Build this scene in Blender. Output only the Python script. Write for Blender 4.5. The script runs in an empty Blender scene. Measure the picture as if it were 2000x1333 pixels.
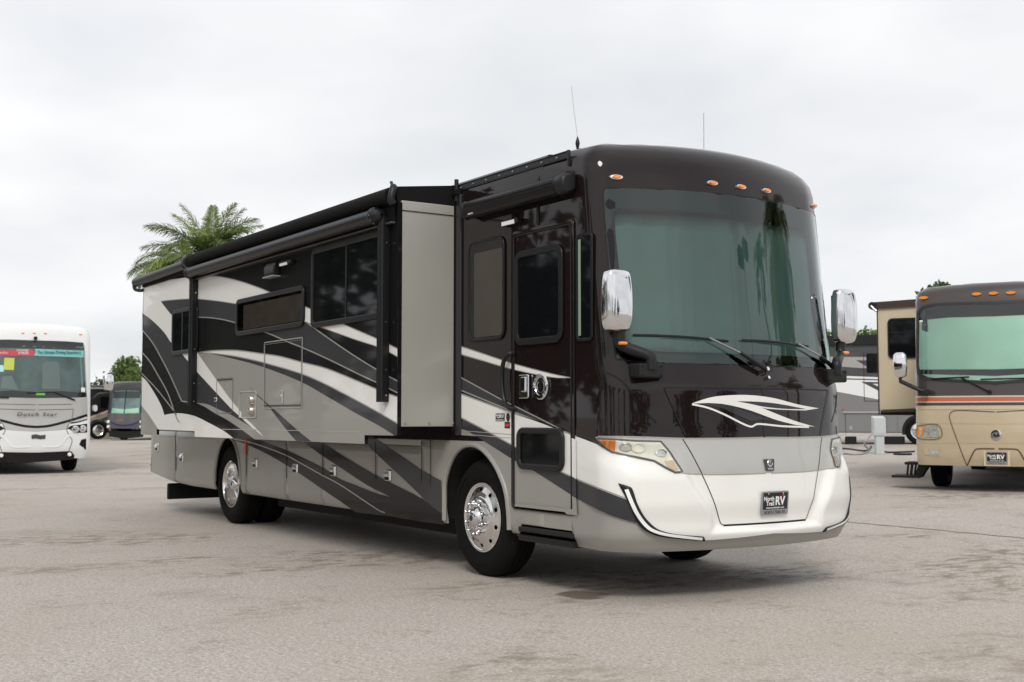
import bpy, bmesh, math, random
import numpy as np
from mathutils import Vector, Matrix
from mathutils.geometry import delaunay_2d_cdt

random.seed(7); rng = np.random.default_rng(7)
scene = bpy.context.scene
COL = scene.collection
PI = math.pi

# ------------------------------------------------------------------ camera
FPX = 2330.0                      # focal length in pixels of the 2000 px wide photograph
CAM = np.array([8.798, -6.742, 1.3733])
_pitch = math.atan(147.5/FPX); _th = math.atan(1545.0/math.hypot(FPX, 147.5))
_F0 = np.array([-math.cos(_th), math.sin(_th), 0.0]); RIGHT = np.array([math.sin(_th), math.cos(_th), 0.0]); _Z = np.array([0, 0, 1.0])
FWD = _F0*math.cos(_pitch)+_Z*math.sin(_pitch); UP = -_F0*math.sin(_pitch)+_Z*math.cos(_pitch)
cd = bpy.data.cameras.new("camera"); cam = bpy.data.objects.new("camera", cd); COL.objects.link(cam)
cd.sensor_width = 36.0; cd.lens = FPX/2000*36.0; cd.clip_start = .1; cd.clip_end = 3000
cam.matrix_world = Matrix(((RIGHT[0], UP[0], -FWD[0], CAM[0]), (RIGHT[1], UP[1], -FWD[1], CAM[1]), (RIGHT[2], UP[2], -FWD[2], CAM[2]), (0, 0, 0, 1)))
cd.dof.use_dof = True; cd.dof.focus_distance = 9.3; cd.dof.aperture_fstop = 4.5
scene.camera = cam
scene.render.resolution_x = 1024; scene.render.resolution_y = 682

# ------------------------------------------------------------------ sky, sun, exposure
SUN_EL = math.radians(43); SUN_AZ = math.radians(-38)       # azimuth of the sun, counter-clockwise from +X
w = bpy.data.worlds.new("World"); scene.world = w; w.use_nodes = True
nt = w.node_tree; N = nt.nodes; L = nt.links; N.clear()
out = N.new('ShaderNodeOutputWorld'); bg = N.new('ShaderNodeBackground'); bg.inputs['Strength'].default_value = .1
sky = N.new('ShaderNodeTexSky'); sky.sky_type = 'NISHITA'; sky.sun_disc = False
sky.sun_elevation = SUN_EL; sky.sun_rotation = PI/2-SUN_AZ; sky.dust_density = 2.0
tc = N.new('ShaderNodeTexCoord'); sep = N.new('ShaderNodeSeparateXYZ'); L.new(tc.outputs['Generated'], sep.inputs[0])
ma = N.new('ShaderNodeMath'); ma.operation = 'ABSOLUTE'; L.new(sep.outputs['Z'], ma.inputs[0])
mb_ = N.new('ShaderNodeMath'); mb_.operation = 'ADD'; mb_.inputs[1].default_value = .22; L.new(ma.outputs[0], mb_.inputs[0])
vd = N.new('ShaderNodeVectorMath'); vd.operation = 'DIVIDE'; cx = N.new('ShaderNodeCombineXYZ')
for i in range(3): L.new(mb_.outputs[0], cx.inputs[i])
L.new(tc.outputs['Generated'], vd.inputs[0]); L.new(cx.outputs[0], vd.inputs[1])
n1 = N.new('ShaderNodeTexNoise'); n1.inputs['Scale'].default_value = 1.15; n1.inputs['Detail'].default_value = 6; n1.inputs['Roughness'].default_value = .45; n1.inputs['Distortion'].default_value = .15
L.new(vd.outputs[0], n1.inputs['Vector'])
cr1 = N.new('ShaderNodeValToRGB'); e = cr1.color_ramp
e.elements[0].position = .30; e.elements[0].color = (6.9, 7.15, 7.45, 1); e.elements[1].position = .66; e.elements[1].color = (9.5, 9.5, 9.55, 1)
L.new(n1.outputs['Fac'], cr1.inputs[0])
cr2 = N.new('ShaderNodeValToRGB'); e = cr2.color_ramp
e.elements[0].position = .28; e.elements[0].color = (.72, .72, .72, 1); e.elements[1].position = .5; e.elements[1].color = (1, 1, 1, 1)
n2 = N.new('ShaderNodeTexNoise'); n2.inputs['Scale'].default_value = .8; n2.inputs['Detail'].default_value = 5; L.new(vd.outputs[0], n2.inputs['Vector']); L.new(n2.outputs['Fac'], cr2.inputs[0])
mx = N.new('ShaderNodeMix'); mx.data_type = 'RGBA'; L.new(cr2.outputs[0], mx.inputs['Factor']); L.new(sky.outputs[0], mx.inputs['A']); L.new(cr1.outputs[0], mx.inputs['B'])
L.new(mx.outputs['Result'], bg.inputs['Color']); L.new(bg.outputs[0], out.inputs[0])
sl = bpy.data.lights.new("sun", 'SUN'); sl.energy = 1.5; sl.angle = math.radians(16); sl.color = (1, .965, .90)
so = bpy.data.objects.new("sun", sl); COL.objects.link(so)
_ts = Vector((math.cos(SUN_EL)*math.cos(SUN_AZ), math.cos(SUN_EL)*math.sin(SUN_AZ), math.sin(SUN_EL)))
so.rotation_euler = _ts.to_track_quat('Z', 'Y').to_euler(); so.location = (20, -5, 30)
vs = scene.view_settings; vs.view_transform = 'Standard'; vs.look = 'None'; vs.exposure = 0.16; vs.gamma = 1.0; vs.use_curve_mapping = False
scene.render.engine = 'CYCLES'
scene.cycles.max_bounces = 8; scene.cycles.transparent_max_bounces = 16

# ------------------------------------------------------------------ materials
MAT = {}
def pmat(name, col, rough=.5, metal=0., coat=0., var=.0, vscale=6., bump=0., bscale=60., spec=.5, emit=None, coatr=.03, cior=1.42):
    if name in MAT: return MAT[name]
    m = bpy.data.materials.new(name); m.use_nodes = True; t = m.node_tree; b = t.nodes['Principled BSDF']
    b.inputs['Base Color'].default_value = (*col, 1); b.inputs['Roughness'].default_value = rough; b.inputs['Metallic'].default_value = metal
    b.inputs['Coat Weight'].default_value = coat; b.inputs['Coat IOR'].default_value = cior; b.inputs['Coat Roughness'].default_value = coatr; b.inputs['Specular IOR Level'].default_value = spec
    if emit: b.inputs['Emission Color'].default_value = (*emit[0], 1); b.inputs['Emission Strength'].default_value = emit[1]
    if var or bump:
        tcx = t.nodes.new('ShaderNodeTexCoord')
    if var:
        n = t.nodes.new('ShaderNodeTexNoise'); n.inputs['Scale'].default_value = vscale; n.inputs['Detail'].default_value = 5
        t.links.new(tcx.outputs['Object'], n.inputs['Vector'])
        r = t.nodes.new('ShaderNodeValToRGB'); r.color_ramp.elements[0].position = .3; r.color_ramp.elements[1].position = .7
        r.color_ramp.elements[0].color = (*[c*(1-var) for c in col], 1); r.color_ramp.elements[1].color = (*[min(1, c*(1+var)) for c in col], 1)
        t.links.new(n.outputs['Fac'], r.inputs[0]); t.links.new(r.outputs[0], b.inputs['Base Color'])
    if bump:
        n = t.nodes.new('ShaderNodeTexNoise'); n.inputs['Scale'].default_value = bscale; n.inputs['Detail'].default_value = 3
        t.links.new(tcx.outputs['Object'], n.inputs['Vector'])
        bp = t.nodes.new('ShaderNodeBump'); bp.inputs['Strength'].default_value = bump; bp.inputs['Distance'].default_value = .01
        t.links.new(n.outputs['Fac'], bp.inputs['Height']); t.links.new(bp.outputs[0], b.inputs['Normal'])
    MAT[name] = m; return m
def glass_mat(name, tint, refl=1.0, rough=.0, gcol=(1, 1, 1)):
    m = bpy.data.materials.new(name); m.use_nodes = True; t = m.node_tree; t.nodes.clear()
    o = t.nodes.new('ShaderNodeOutputMaterial'); tr = t.nodes.new('ShaderNodeBsdfTransparent'); tr.inputs[0].default_value = (*tint, 1)
    g = t.nodes.new('ShaderNodeBsdfGlossy'); g.inputs['Roughness'].default_value = rough; g.inputs['Color'].default_value = (*gcol, 1)
    f = t.nodes.new('ShaderNodeFresnel'); f.inputs[0].default_value = 1.5
    mm = t.nodes.new('ShaderNodeMath'); mm.operation = 'MULTIPLY'; mm.inputs[1].default_value = refl; mm.use_clamp = True
    t.links.new(f.outputs[0], mm.inputs[0]); mi = t.nodes.new('ShaderNodeMixShader')
    t.links.new(mm.outputs[0], mi.inputs[0]); t.links.new(tr.outputs[0], mi.inputs[1]); t.links.new(g.outputs[0], mi.inputs[2]); t.links.new(mi.outputs[0], o.inputs[0])
    MAT[name] = m; return m
brown = pmat('brown_black_paint', (.0115, .0066, .0068), .5, 0, 1., spec=.02, coatr=.03, cior=1.42, bump=.05, bscale=2.2)
blackp = pmat('black_paint', (.0075, .0075, .008), .5, 0, .55, spec=.03, coatr=.05, bump=.05, bscale=2.2)
charc = pmat('charcoal_paint', (.040, .041, .045), .5, 0, .55, spec=.06, coatr=.05, bump=.05, bscale=2.2)
silver = pmat('taupe_silver_paint', (.325, .316, .288), .42, .2, .4, var=.03, vscale=2)
silver2 = pmat('light_silver_paint', (.45, .45, .425), .4, .2, .7, var=.03, vscale=2)
white = pmat('pearl_white_paint', (.80, .792, .76), .35, 0, .6, var=.015, vscale=1.5)
pin = pmat('grey_pinstripe_paint', (.36, .35, .32), .4, .3, .6)
rubber = pmat('tyre_rubber', (.006, .006, .006), .8, spec=.14, var=.2, vscale=30, bump=.15, bscale=90)
blackpl = pmat('black_plastic', (.010, .010, .011), .42, spec=.35, bump=.05, bscale=220)
blackal = pmat('black_aluminium', (.008, .008, .009), .36, .0, .0, spec=.3)
dark = pmat('underbody_dark', (.008, .008, .008), .9)
chrome = pmat('chrome', (.74, .74, .755), .05, 1.)
alu = pmat('polished_aluminium', (.78, .77, .75), .16, 1., var=.04, vscale=20)
steel = pmat('steel', (.45, .45, .45), .35, 1.)
amber = pmat('amber_lens', (.85, .27, .03), .18, 0, .8)
ambdim = pmat('dim_amber_lens', (.62, .50, .36), .2, 0, .8)
lens = pmat('headlight_bowl', (.84, .82, .73), .3, .0, 1., var=.12, vscale=14)
wlamp = pmat('white_lens', (.85, .85, .83), .25, 0, .5)
frit = pmat('black_glass_edge', (.005, .005, .006), .08, 0, .3, spec=.2)
dglass = pmat('dark_tinted_glass', (.005, .006, .007), .04, 0, 0, spec=.28)
seam = pmat('panel_gap_or_glint', (.006, .006, .006), .8)
blind = pmat('brown_window_blind', (.27, .225, .185), .8, var=.05)
curtain = pmat('windshield_curtain', (.33, .345, .34), .9, var=.06, vscale=3)
wsglass = glass_mat('windshield_glass', (.57, .77, .73), 1.5, 0., (.95, 1., .99))
clglass = glass_mat('clear_lens_glass', (.93, .94, .92), 1.2)
winglass = glass_mat('window_glass', (.72, .72, .72), 1.0)
red = pmat('red_print', (.6, .03, .03), .5)
orange = pmat('orange_tag', (.65, .10, .03), .6)
printw = pmat('white_print', (.8, .8, .8), .5)
printk = pmat('black_print', (.012, .012, .012), .4)
greypl = pmat('grey_plastic', (.34, .34, .35), .45)
fabric = pmat('black_awning_fabric', (.008, .008, .008), .8, spec=.15)

# ------------------------------------------------------------------ mesh helpers
class MB:
    def __init__(s): s.v = []; s.f = []
    def add(s, v, f):
        o = len(s.v); s.v += [tuple(map(float, p)) for p in v]; s.f += [tuple(i+o for i in q) for q in f]; return s
    def box(s, x0, x1, y0, y1, z0, z1):
        return s.add([(x0,y0,z0),(x1,y0,z0),(x1,y1,z0),(x0,y1,z0),(x0,y0,z1),(x1,y0,z1),(x1,y1,z1),(x0,y1,z1)],
                     [(0,3,2,1),(4,5,6,7),(0,1,5,4),(1,2,6,5),(2,3,7,6),(3,0,4,7)])
    def tube(s, pts, r, n=10, cap=True):
        pts = [Vector(p) for p in pts]; m = len(pts); rr = r if isinstance(r, (list, tuple)) else [r]*m
        v = []; f = []; up = None
        for i, p in enumerate(pts):
            d = (pts[min(i+1, m-1)]-pts[max(i-1, 0)]).normalized()
            if up is None: up = Vector((0, 0, 1)) if abs(d.z) < .9 else Vector((1, 0, 0))
            a = (up-d*up.dot(d)).normalized(); up = a; b = d.cross(a)
            for k in range(n): v.append(p+(a*math.cos(2*PI*k/n)+b*math.sin(2*PI*k/n))*rr[i])
        for i in range(m-1):
            for k in range(n): f.append((i*n+k, i*n+(k+1) % n, (i+1)*n+(k+1) % n, (i+1)*n+k))
        if cap: f.append(tuple(range(n))[::-1]); f.append(tuple((m-1)*n+k for k in range(n)))
        return s.add(v, f)
    def lathe(s, prof, c, ax='y', n=48, close=False):      # prof: (radius, offset along axis)
        v = []; f = []
        for r, o in prof:
            for k in range(n):
                a = 2*PI*k/n; u, w_ = r*math.cos(a), r*math.sin(a)
                p = {'y': (u, o, w_), 'x': (o, u, w_), 'z': (u, w_, o)}[ax]
                v.append((p[0]+c[0], p[1]+c[1], p[2]+c[2]))
        for i in range(len(prof)-1):
            for k in range(n): f.append((i*n+k, i*n+(k+1) % n, (i+1)*n+(k+1) % n, (i+1)*n+k))
        if close: f.append(tuple(range(n))); f.append(tuple((len(prof)-1)*n+k for k in range(n)))
        return s.add(v, f)
    def prism(s, poly, fn0, fn1):                          # 2-D polygon between two mappings
        n = len(poly); v = [fn0(*p) for p in poly]+[fn1(*p) for p in poly]
        f = [tuple(range(n))[::-1], tuple(range(n, 2*n))]+[(i, (i+1) % n, n+(i+1) % n, n+i) for i in range(n)]
        return s.add(v, f)
    def ring(s, outer, inner, fn0, fn1):                   # frame between two equal-length outlines
        n = len(outer); v = [fn0(*p) for p in outer]+[fn0(*p) for p in inner]+[fn1(*p) for p in outer]+[fn1(*p) for p in inner]
        f = []
        for i in range(n):
            j = (i+1) % n
            f += [(2*n+i, 2*n+j, 3*n+j, 3*n+i), (i, j, 2*n+j, 2*n+i), (n+i, 3*n+i, 3*n+j, n+j), (i, n+i, n+j, j)]
        return s.add(v, f)
def link(name, me, mat, parent=None, smooth=False, bevel=0., angle=35):
    o = bpy.data.objects.new(name, me); COL.objects.link(o)
    if mat and not me.materials: me.materials.append(mat)
    if parent: o.parent = parent
    if bevel:
        b = o.modifiers.new('bevel', 'BEVEL'); b.width = bevel; b.segments = 2; b.limit_method = 'ANGLE'; b.angle_limit = math.radians(40)
    if smooth:
        me.polygons.foreach_set('use_smooth', [True]*len(me.polygons))
        if angle: me.set_sharp_from_angle(angle=math.radians(angle))
    return o
def obj(name, mb, mat, parent=None, smooth=False, bevel=0., fix=True, angle=35):
    me = bpy.data.meshes.new(name); me.from_pydata(mb.v, [], mb.f); me.update()
    if fix:
        b = bmesh.new(); b.from_mesh(me); bmesh.ops.recalc_face_normals(b, faces=b.faces); b.to_mesh(me); b.free()
    return link(name, me, mat, parent, smooth, bevel, angle)
def thing(name, label, cat, loc=(0, 0, 0), rz=0., group=None):
    o = bpy.data.objects.new(name, None); COL.objects.link(o); o.location = loc; o.rotation_euler = (0, 0, rz); o.empty_display_size = .3
    o['label'] = label; o['category'] = cat
    if group: o['group'] = group
    return o
def tag(o, label, cat, group=None):
    o['label'] = label; o['category'] = cat
    if group: o['group'] = group
    return o
def rrect(x0, x1, z0, z1, r, n=6):
    p = []
    for cx_, cz, a0 in ((x1-r, z1-r, 0), (x0+r, z1-r, 90), (x0+r, z0+r, 180), (x1-r, z0+r, 270)):
        for k in range(n+1):
            a = math.radians(a0+90*k/n); p.append((cx_+r*math.cos(a), cz+r*math.sin(a)))
    return p
def cr(pts, n=6):                                          # Catmull-Rom through the points
    P = [np.array(p, float) for p in pts]; P = [2*P[0]-P[1]]+P+[2*P[-1]-P[-2]]; o = []
    for i in range(1, len(P)-2):
        for k in range(n):
            t = k/n; a, b, c, d = P[i-1:i+3]
            o.append(tuple(.5*((2*b)+(c-a)*t+(2*a-5*b+4*c-d)*t*t+(3*b-a-3*c+d)*t**3)))
    o.append(tuple(P[-2])); return o
def smst(a, b, x): t = np.clip((x-a)/(b-a), 0, 1); return t*t*(3-2*t)
def text(name, s, P, ux, uy, width, mat, parent, height=None, bold=.0, extr=.0008, shear=0., spacing=1.):
    cu = bpy.data.curves.new(name, 'FONT'); cu.body = s; cu.align_x = 'CENTER'; cu.align_y = 'CENTER'; cu.resolution_u = 3
    cu.extrude = extr; cu.offset = bold; cu.shear = shear; cu.space_character = spacing
    to = bpy.data.objects.new(name, cu); COL.objects.link(to)
    dg = bpy.context.evaluated_depsgraph_get(); me = bpy.data.meshes.new_from_object(to.evaluated_get(dg))
    bpy.data.objects.remove(to); bpy.data.curves.remove(cu)
    n = len(me.vertices); co = np.empty(n*3); me.vertices.foreach_get('co', co); co = co.reshape(-1, 3)
    lo, hi = co.min(0), co.max(0); sx = width/(hi[0]-lo[0]); sy = sx if height is None else height/(hi[1]-lo[1])
    ux, uy = np.array(ux, float), np.array(uy, float); nz = np.cross(ux, uy); mid = (lo+hi)/2
    q = np.array(P)+np.outer((co[:, 0]-mid[0])*sx, ux)+np.outer((co[:, 1]-mid[1])*sy, uy)+np.outer(co[:, 2], nz)
    me.vertices.foreach_set('co', q.ravel()); me.update(); me.materials.clear()
    return link(name, me, mat, parent)

# ------------------------------------------------------------------ pixel rays and curved bodies
def rays(px):
    px = np.asarray(px, float); d = FWD*FPX+np.outer(px[:, 0]-1000, RIGHT)+np.outer(666.5-px[:, 1], UP)
    return d/np.linalg.norm(d, axis=1)[:, None]
def onplane(px, axis, val):
    d = rays(px); t = (val-CAM[axis])/d[:, axis]; return CAM+d*t[:, None]
def px1(x, y, axis, val): return onplane([(x, y)], axis, val)[0]
def rmax(a, b, r):
    u = np.maximum(a+r, 0); v = np.maximum(b+r, 0); return np.minimum(-r, np.maximum(a, b))+np.sqrt(u*u+v*v)
class Surf:
    x0 = 1.0; zd = 3.0
    def __init__(s, zp, xp, W, k, r, zr, r2, x0, zd):
        z = np.linspace(0, 4, 401); x = np.interp(z, zp, xp); ker = np.hanning(13); ker /= ker.sum()
        s.z = z; s.x = np.convolve(np.pad(x, 6, 'edge'), ker, 'valid'); s.W = W; s.k = k; s.r = r; s.zr = zr; s.r2 = r2; s.x0 = x0; s.zd = zd
    def wid(s, x, z): return s.W-.06*np.clip((.50-z)/.12, 0, 1)**2
    def xf(s, y, z): return np.interp(z, s.z, s.x)-s.k*y*y
    def rad(s, z): return s.r+0*z
    def rtop(s, x): return s.r2
    def g(s, P):
        x, y, z = P[..., 0], P[..., 1], P[..., 2]
        a = np.abs(y)-s.wid(x, z); b = x-s.xf(y, z)
        return rmax(rmax(a, b, s.rad(z)), z-(s.zr-.03*y*y), s.rtop(x))
    def march(s, A, d, off, t0=0., t1=4.):
        lo = np.full(len(d), t0); hi = np.full(len(d), t1)
        for _ in range(36):
            m = (lo+hi)/2; ins = s.g(A+d*m[:, None]) < off; lo = np.where(ins, m, lo); hi = np.where(ins, hi, m)
        return A+d*((lo+hi)/2)[:, None]
    def cap(s, pz, off=0.):                 # (phi, z) -> surface
        pz = np.asarray(pz, float); A = np.stack([np.full(len(pz), s.x0), np.zeros(len(pz)), pz[:, 1]], 1)
        d = np.stack([np.cos(pz[:, 0]), np.sin(pz[:, 0]), np.zeros(len(pz))], 1); return s.march(A, d, off)
    def dome(s, pp, off=0.):                # (phi, psi) -> roof dome
        pp = np.asarray(pp, float); A = np.tile([s.x0, 0, s.zd], (len(pp), 1))
        d = np.stack([np.cos(pp[:, 1])*np.cos(pp[:, 0]), np.cos(pp[:, 1])*np.sin(pp[:, 0]), np.sin(pp[:, 1])], 1); return s.march(A, d, off)
    def front(s, yz, off=0.):               # (y, z) -> front face
        yz = np.asarray(yz, float); A = np.stack([np.full(len(yz), s.x0), yz[:, 0], yz[:, 1]], 1)
        return s.march(A, np.tile([1., 0, 0], (len(yz), 1)), off)
    def cam(s, px, off=0.):                 # pixel -> surface, seen from the photograph's camera
        d = rays(px); t = np.full(len(d), 3.)
        for _ in range(140): t = np.minimum(t+.75*(s.g(CAM+d*t[:, None])-off), 60)
        return CAM+d*t[:, None]
    def normal(s, P):
        P = np.asarray(P, float)[None]; e = 1e-3; n = np.array([(s.g(P+e*np.eye(3)[i])-s.g(P-e*np.eye(3)[i]))[0] for i in range(3)]); return n/np.linalg.norm(n)
def fill(poly, step):                       # 2-D polygon -> dense triangulation
    P = []
    n = len(poly)
    for i in range(n):
        a = np.array(poly[i], float); b = np.array(poly[(i+1) % n], float); k = max(1, int(np.linalg.norm(b-a)/step))
        if np.linalg.norm(b-a) < 1e-9: continue
        P += [a+(b-a)*j/k for j in range(k)]
    P = np.array(P); m = len(P); lo, hi = P.min(0), P.max(0); ins = []
    for i, x in enumerate(np.arange(lo[0]+step/2, hi[0], step)):
        for y in np.arange(lo[1]+step*(.5 if i % 2 else .25), hi[1], step):
            if np.min(np.hypot(P[:, 0]-x, P[:, 1]-y)) > step*.45: ins.append((x, y))
    V = [Vector(p) for p in P]+[Vector(p) for p in ins]
    r = delaunay_2d_cdt(V, [], [list(range(m))], 1, 1e-7)
    v = np.array([tuple(p) for p in r[0]]); f = [tuple(q) for q in r[2]]
    used = sorted({i for q in f for i in q}); mp = {a: b for b, a in enumerate(used)}
    return v[used], [tuple(mp[i] for i in q) for q in f]
def patch(name, poly, fn, step, mat, parent, smooth=True, toward=None, mirror=False):
    v, f = fill(poly, step)
    out_ = []
    for sgn in ((1, -1) if mirror else (1,)):
        Q = fn(v*np.array([sgn, 1])); me = bpy.data.meshes.new(name); me.from_pydata([tuple(p) for p in Q], [], f); me.update()
        c = np.array([tuple(p.center) for p in me.polygons]); nn = np.array([tuple(p.normal) for p in me.polygons]); ar = np.array([p.area for p in me.polygons])
        t = (CAM if toward is None else np.array(toward))*np.array([1, sgn, 1])
        if ((nn*(t-c)).sum(1)*ar).sum() < 0: me.flip_normals()
        out_.append(link(name, me, mat, parent, smooth, angle=0))
    return out_[0] if not mirror else out_
def ribbon(pts, wd):                        # 2-D polyline -> polygon strip
    P = np.array(pts, float); t = np.gradient(P, axis=0); t /= np.linalg.norm(t, axis=1)[:, None]+1e-9; n = np.stack([-t[:, 1], t[:, 0]], 1)
    wd = np.asarray(wd, float)*np.ones(len(P)); return P+n*wd[:, None]/2, P-n*wd[:, None]/2
def stroke(name, pts, wd, fn, mat, parent, toward=None, mirror=False):
    a, b = ribbon(pts, wd); n = len(a); V_ = np.concatenate([a, b]); out_ = []
    f = [(i, i+1, n+i+1, n+i) for i in range(n-1)]
    for sgn in ((1, -1) if mirror else (1,)):
        me = bpy.data.meshes.new(name); me.from_pydata([tuple(p) for p in fn(V_*np.array([sgn, 1]))], [], f); me.update()
        t = (CAM if toward is None else np.array(toward))*np.array([1, sgn, 1])
        if sum((Vector(t)-p.center).dot(p.normal)*p.area for p in me.polygons) < 0: me.flip_normals()
        out_.append(link(name, me, mat, parent, True, angle=0))
    return out_[0]
def gz(x, y): return .013*max(0., y-1.6)    # the lot rises gently for drainage behind the coach
def ground_at(px_, dist):                   # pixel column and metres in front of the camera -> point on the ground
    p = CAM+_F0*dist+RIGHT*((px_-1000)/FPX*dist); return (p[0], p[1], gz(p[0], p[1]))

# ================================================================== ground
def ground_material():
    m = bpy.data.materials.new('worn_asphalt'); m.use_nodes = True; t = m.node_tree; n = t.nodes; l = t.links; b = n['Principled BSDF']
    b.inputs['Roughness'].default_value = .85; b.inputs['Specular IOR Level'].default_value = .3
    g = n.new('ShaderNodeNewGeometry'); pos = g.outputs['Position']
    def noise(sc, det=4, rough=.55, vec=pos):
        q = n.new('ShaderNodeTexNoise'); q.inputs['Scale'].default_value = sc; q.inputs['Detail'].default_value = det; q.inputs['Roughness'].default_value = rough; l.new(vec, q.inputs['Vector']); return q.outputs['Fac']
    def ramp(f, a, b_, ca, cb):
        r = n.new('ShaderNodeValToRGB'); r.color_ramp.elements[0].position = a; r.color_ramp.elements[1].position = b_; r.color_ramp.elements[0].color = (*ca, 1); r.color_ramp.elements[1].color = (*cb, 1); l.new(f, r.inputs[0]); return r.outputs[0]
    def mix(f, a, b_, mode='MIX'):
        q = n.new('ShaderNodeMix'); q.data_type = 'RGBA'; q.blend_type = mode; 
        if isinstance(f, float): q.inputs['Factor'].default_value = f
        else: l.new(f, q.inputs['Factor'])
        for s_, x in (('A', a), ('B', b_)):
            if isinstance(x, tuple): q.inputs[s_].default_value = (*x, 1)
            else: l.new(x, q.inputs[s_])
        return q.outputs['Result']
    def math_(op, a, b_):
        q = n.new('ShaderNodeMath'); q.operation = op
        for i, x in enumerate((a, b_)):
            if isinstance(x, (int, float)): q.inputs[i].default_value = x
            else: l.new(x, q.inputs[i])
        return q.outputs[0]
    v = n.new('ShaderNodeTexVoronoi'); v.inputs['Scale'].default_value = 95; v.inputs['Randomness'].default_value = 1; l.new(pos, v.inputs['Vector'])
    sepc = n.new('ShaderNodeSeparateColor'); l.new(v.outputs['Color'], sepc.inputs[0])
    stones = ramp(sepc.outputs[0], .0, 1., (.46, .418, .378), (.71, .652, .597))
    grains = ramp(noise(150, 3), .34, .72, (.28, .253, .229), (.88, .81, .745))
    base = mix(.5, stones, grains)
    base = mix(math_('MULTIPLY', ramp(noise(26, 3, .7), .36, .50, (1, 1, 1), (0, 0, 0)), .42), base, (.20, .182, .165))    # aggregate at two-centimetre scale
    base = mix(math_('MULTIPLY', ramp(noise(30, 2, .6), .55, .66, (0, 0, 0), (1, 1, 1)), .5), base, (.80, .75, .705))
    base = mix(math_('MULTIPLY', ramp(noise(48, 2), .40, .62, (1, 1, 1), (0, 0, 0)), .5), base, (.25, .226, .203))
    base = mix(math_('MULTIPLY', ramp(noise(34, 2), .64, .70, (0, 0, 0), (1, 1, 1)), .6), base, (.80, .75, .70))
    base = mix(math_('MULTIPLY', ramp(noise(60, 2), .60, .72, (0, 0, 0), (1, 1, 1)), .85), base, (.13, .12, .11))     # dark pits
    base = mix(math_('MULTIPLY', ramp(noise(.35, 4), .35, .7, (0, 0, 0), (1, 1, 1)), .42), base, (.39, .325, .262))   # broad tonal drift
    mp = n.new('ShaderNodeMapping'); mp.inputs['Rotation'].default_value = (0, 0, math.radians(-56)); mp.inputs['Scale'].default_value = (1.0, .55, 1); l.new(pos, mp.inputs['Vector'])
    big = ramp(noise(.55, 3, .5, mp.outputs[0]), .52, .62, (0, 0, 0), (1, 1, 1)); det = ramp(noise(7, 5, .65, mp.outputs[0]), .46, .60, (0, 0, 0), (1, 1, 1))
    st = math_('MULTIPLY', math_('MULTIPLY', big, det), .8)
    base = mix(st, base, (.22, .17, .127))                                                                            # brown stains
    fine = math_('MULTIPLY', math_('MULTIPLY', ramp(noise(3.2, 4, .6), .58, .66, (0, 0, 0), (1, 1, 1)), ramp(noise(16, 4, .7), .5, .62, (0, 0, 0), (1, 1, 1))), .5)
    base = mix(fine, base, (.19, .155, .125))
    md = math_('MULTIPLY', math_('MULTIPLY', ramp(noise(1.25, 4, .6), .53, .63, (0, 0, 0), (1, 1, 1)), ramp(noise(9, 5, .7), .48, .60, (0, 0, 0), (1, 1, 1))), .45)
    base = mix(md, base, (.22, .172, .13))
    wob = n.new('ShaderNodeVectorMath'); wob.operation = 'ADD'; nz_ = n.new('ShaderNodeTexNoise'); nz_.inputs['Scale'].default_value = 3; nz_.inputs['Detail'].default_value = 4; l.new(pos, nz_.inputs['Vector'])
    sc = n.new('ShaderNodeVectorMath'); sc.operation = 'SCALE'; sc.inputs['Scale'].default_value = .35; l.new(nz_.outputs['Color'], sc.inputs[0]); l.new(pos, wob.inputs[0]); l.new(sc.outputs[0], wob.inputs[1])
    for (x, y, r0, r1, k, c) in STAINS_AND_SHADE:                                                                               # drips, damp spots and painted shade under the bumper
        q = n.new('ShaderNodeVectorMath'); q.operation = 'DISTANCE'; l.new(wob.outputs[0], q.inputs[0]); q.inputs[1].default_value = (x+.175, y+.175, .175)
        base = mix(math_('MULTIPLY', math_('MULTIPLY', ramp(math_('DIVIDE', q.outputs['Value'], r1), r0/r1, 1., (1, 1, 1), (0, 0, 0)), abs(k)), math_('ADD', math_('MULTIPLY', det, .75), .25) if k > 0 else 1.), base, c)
    l.new(base, b.inputs['Base Color'])
    bp = n.new('ShaderNodeBump'); bp.inputs['Strength'].default_value = .8; bp.inputs['Distance'].default_value = .006
    l.new(math_('ADD', noise(110, 3), math_('MULTIPLY', v.outputs['Distance'], .8)), bp.inputs['Height']); l.new(bp.outputs[0], b.inputs['Normal'])
    return m
STAINS_AND_SHADE = []
for px_, r0, r1, k, c in (((1140, 1162), .17, .23, -.9, (.13, .10, .075)), ((1470, 1118), .2, .75, .95, (.12, .11, .105)), ((1620, 1128), .1, .35, .45, (.19, .155, .125)), ((1730, 1138), .1, .32, .4, (.19, .155, .125)),  # large dark spot is damp ground plus painted bumper shadow
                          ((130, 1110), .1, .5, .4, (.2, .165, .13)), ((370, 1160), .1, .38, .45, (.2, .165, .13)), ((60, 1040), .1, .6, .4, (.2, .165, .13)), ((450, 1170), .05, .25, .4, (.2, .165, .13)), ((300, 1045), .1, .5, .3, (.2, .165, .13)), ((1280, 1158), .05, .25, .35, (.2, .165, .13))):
    q = px1(*px_, 2, 0.); STAINS_AND_SHADE.append((q[0], q[1], r0, r1, k, c))
gm = MB(); ys = [-900, -200, -60, -20, -8, -2, 1.6, 6, 12, 20, 30, 45, 60, 90, 200, 900]; xs = [-900, -300, -120, -60, -30, -12, 0, 8, 16, 40, 120, 900]
for y in ys:
    for x in xs: gm.v.append((x, y, gz(x, min(y, 90))))
for j in range(len(ys)-1):
    for i in range(len(xs)-1): a = j*len(xs)+i; gm.f.append((a, a+1, a+1+len(xs), a+len(xs)))
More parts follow.
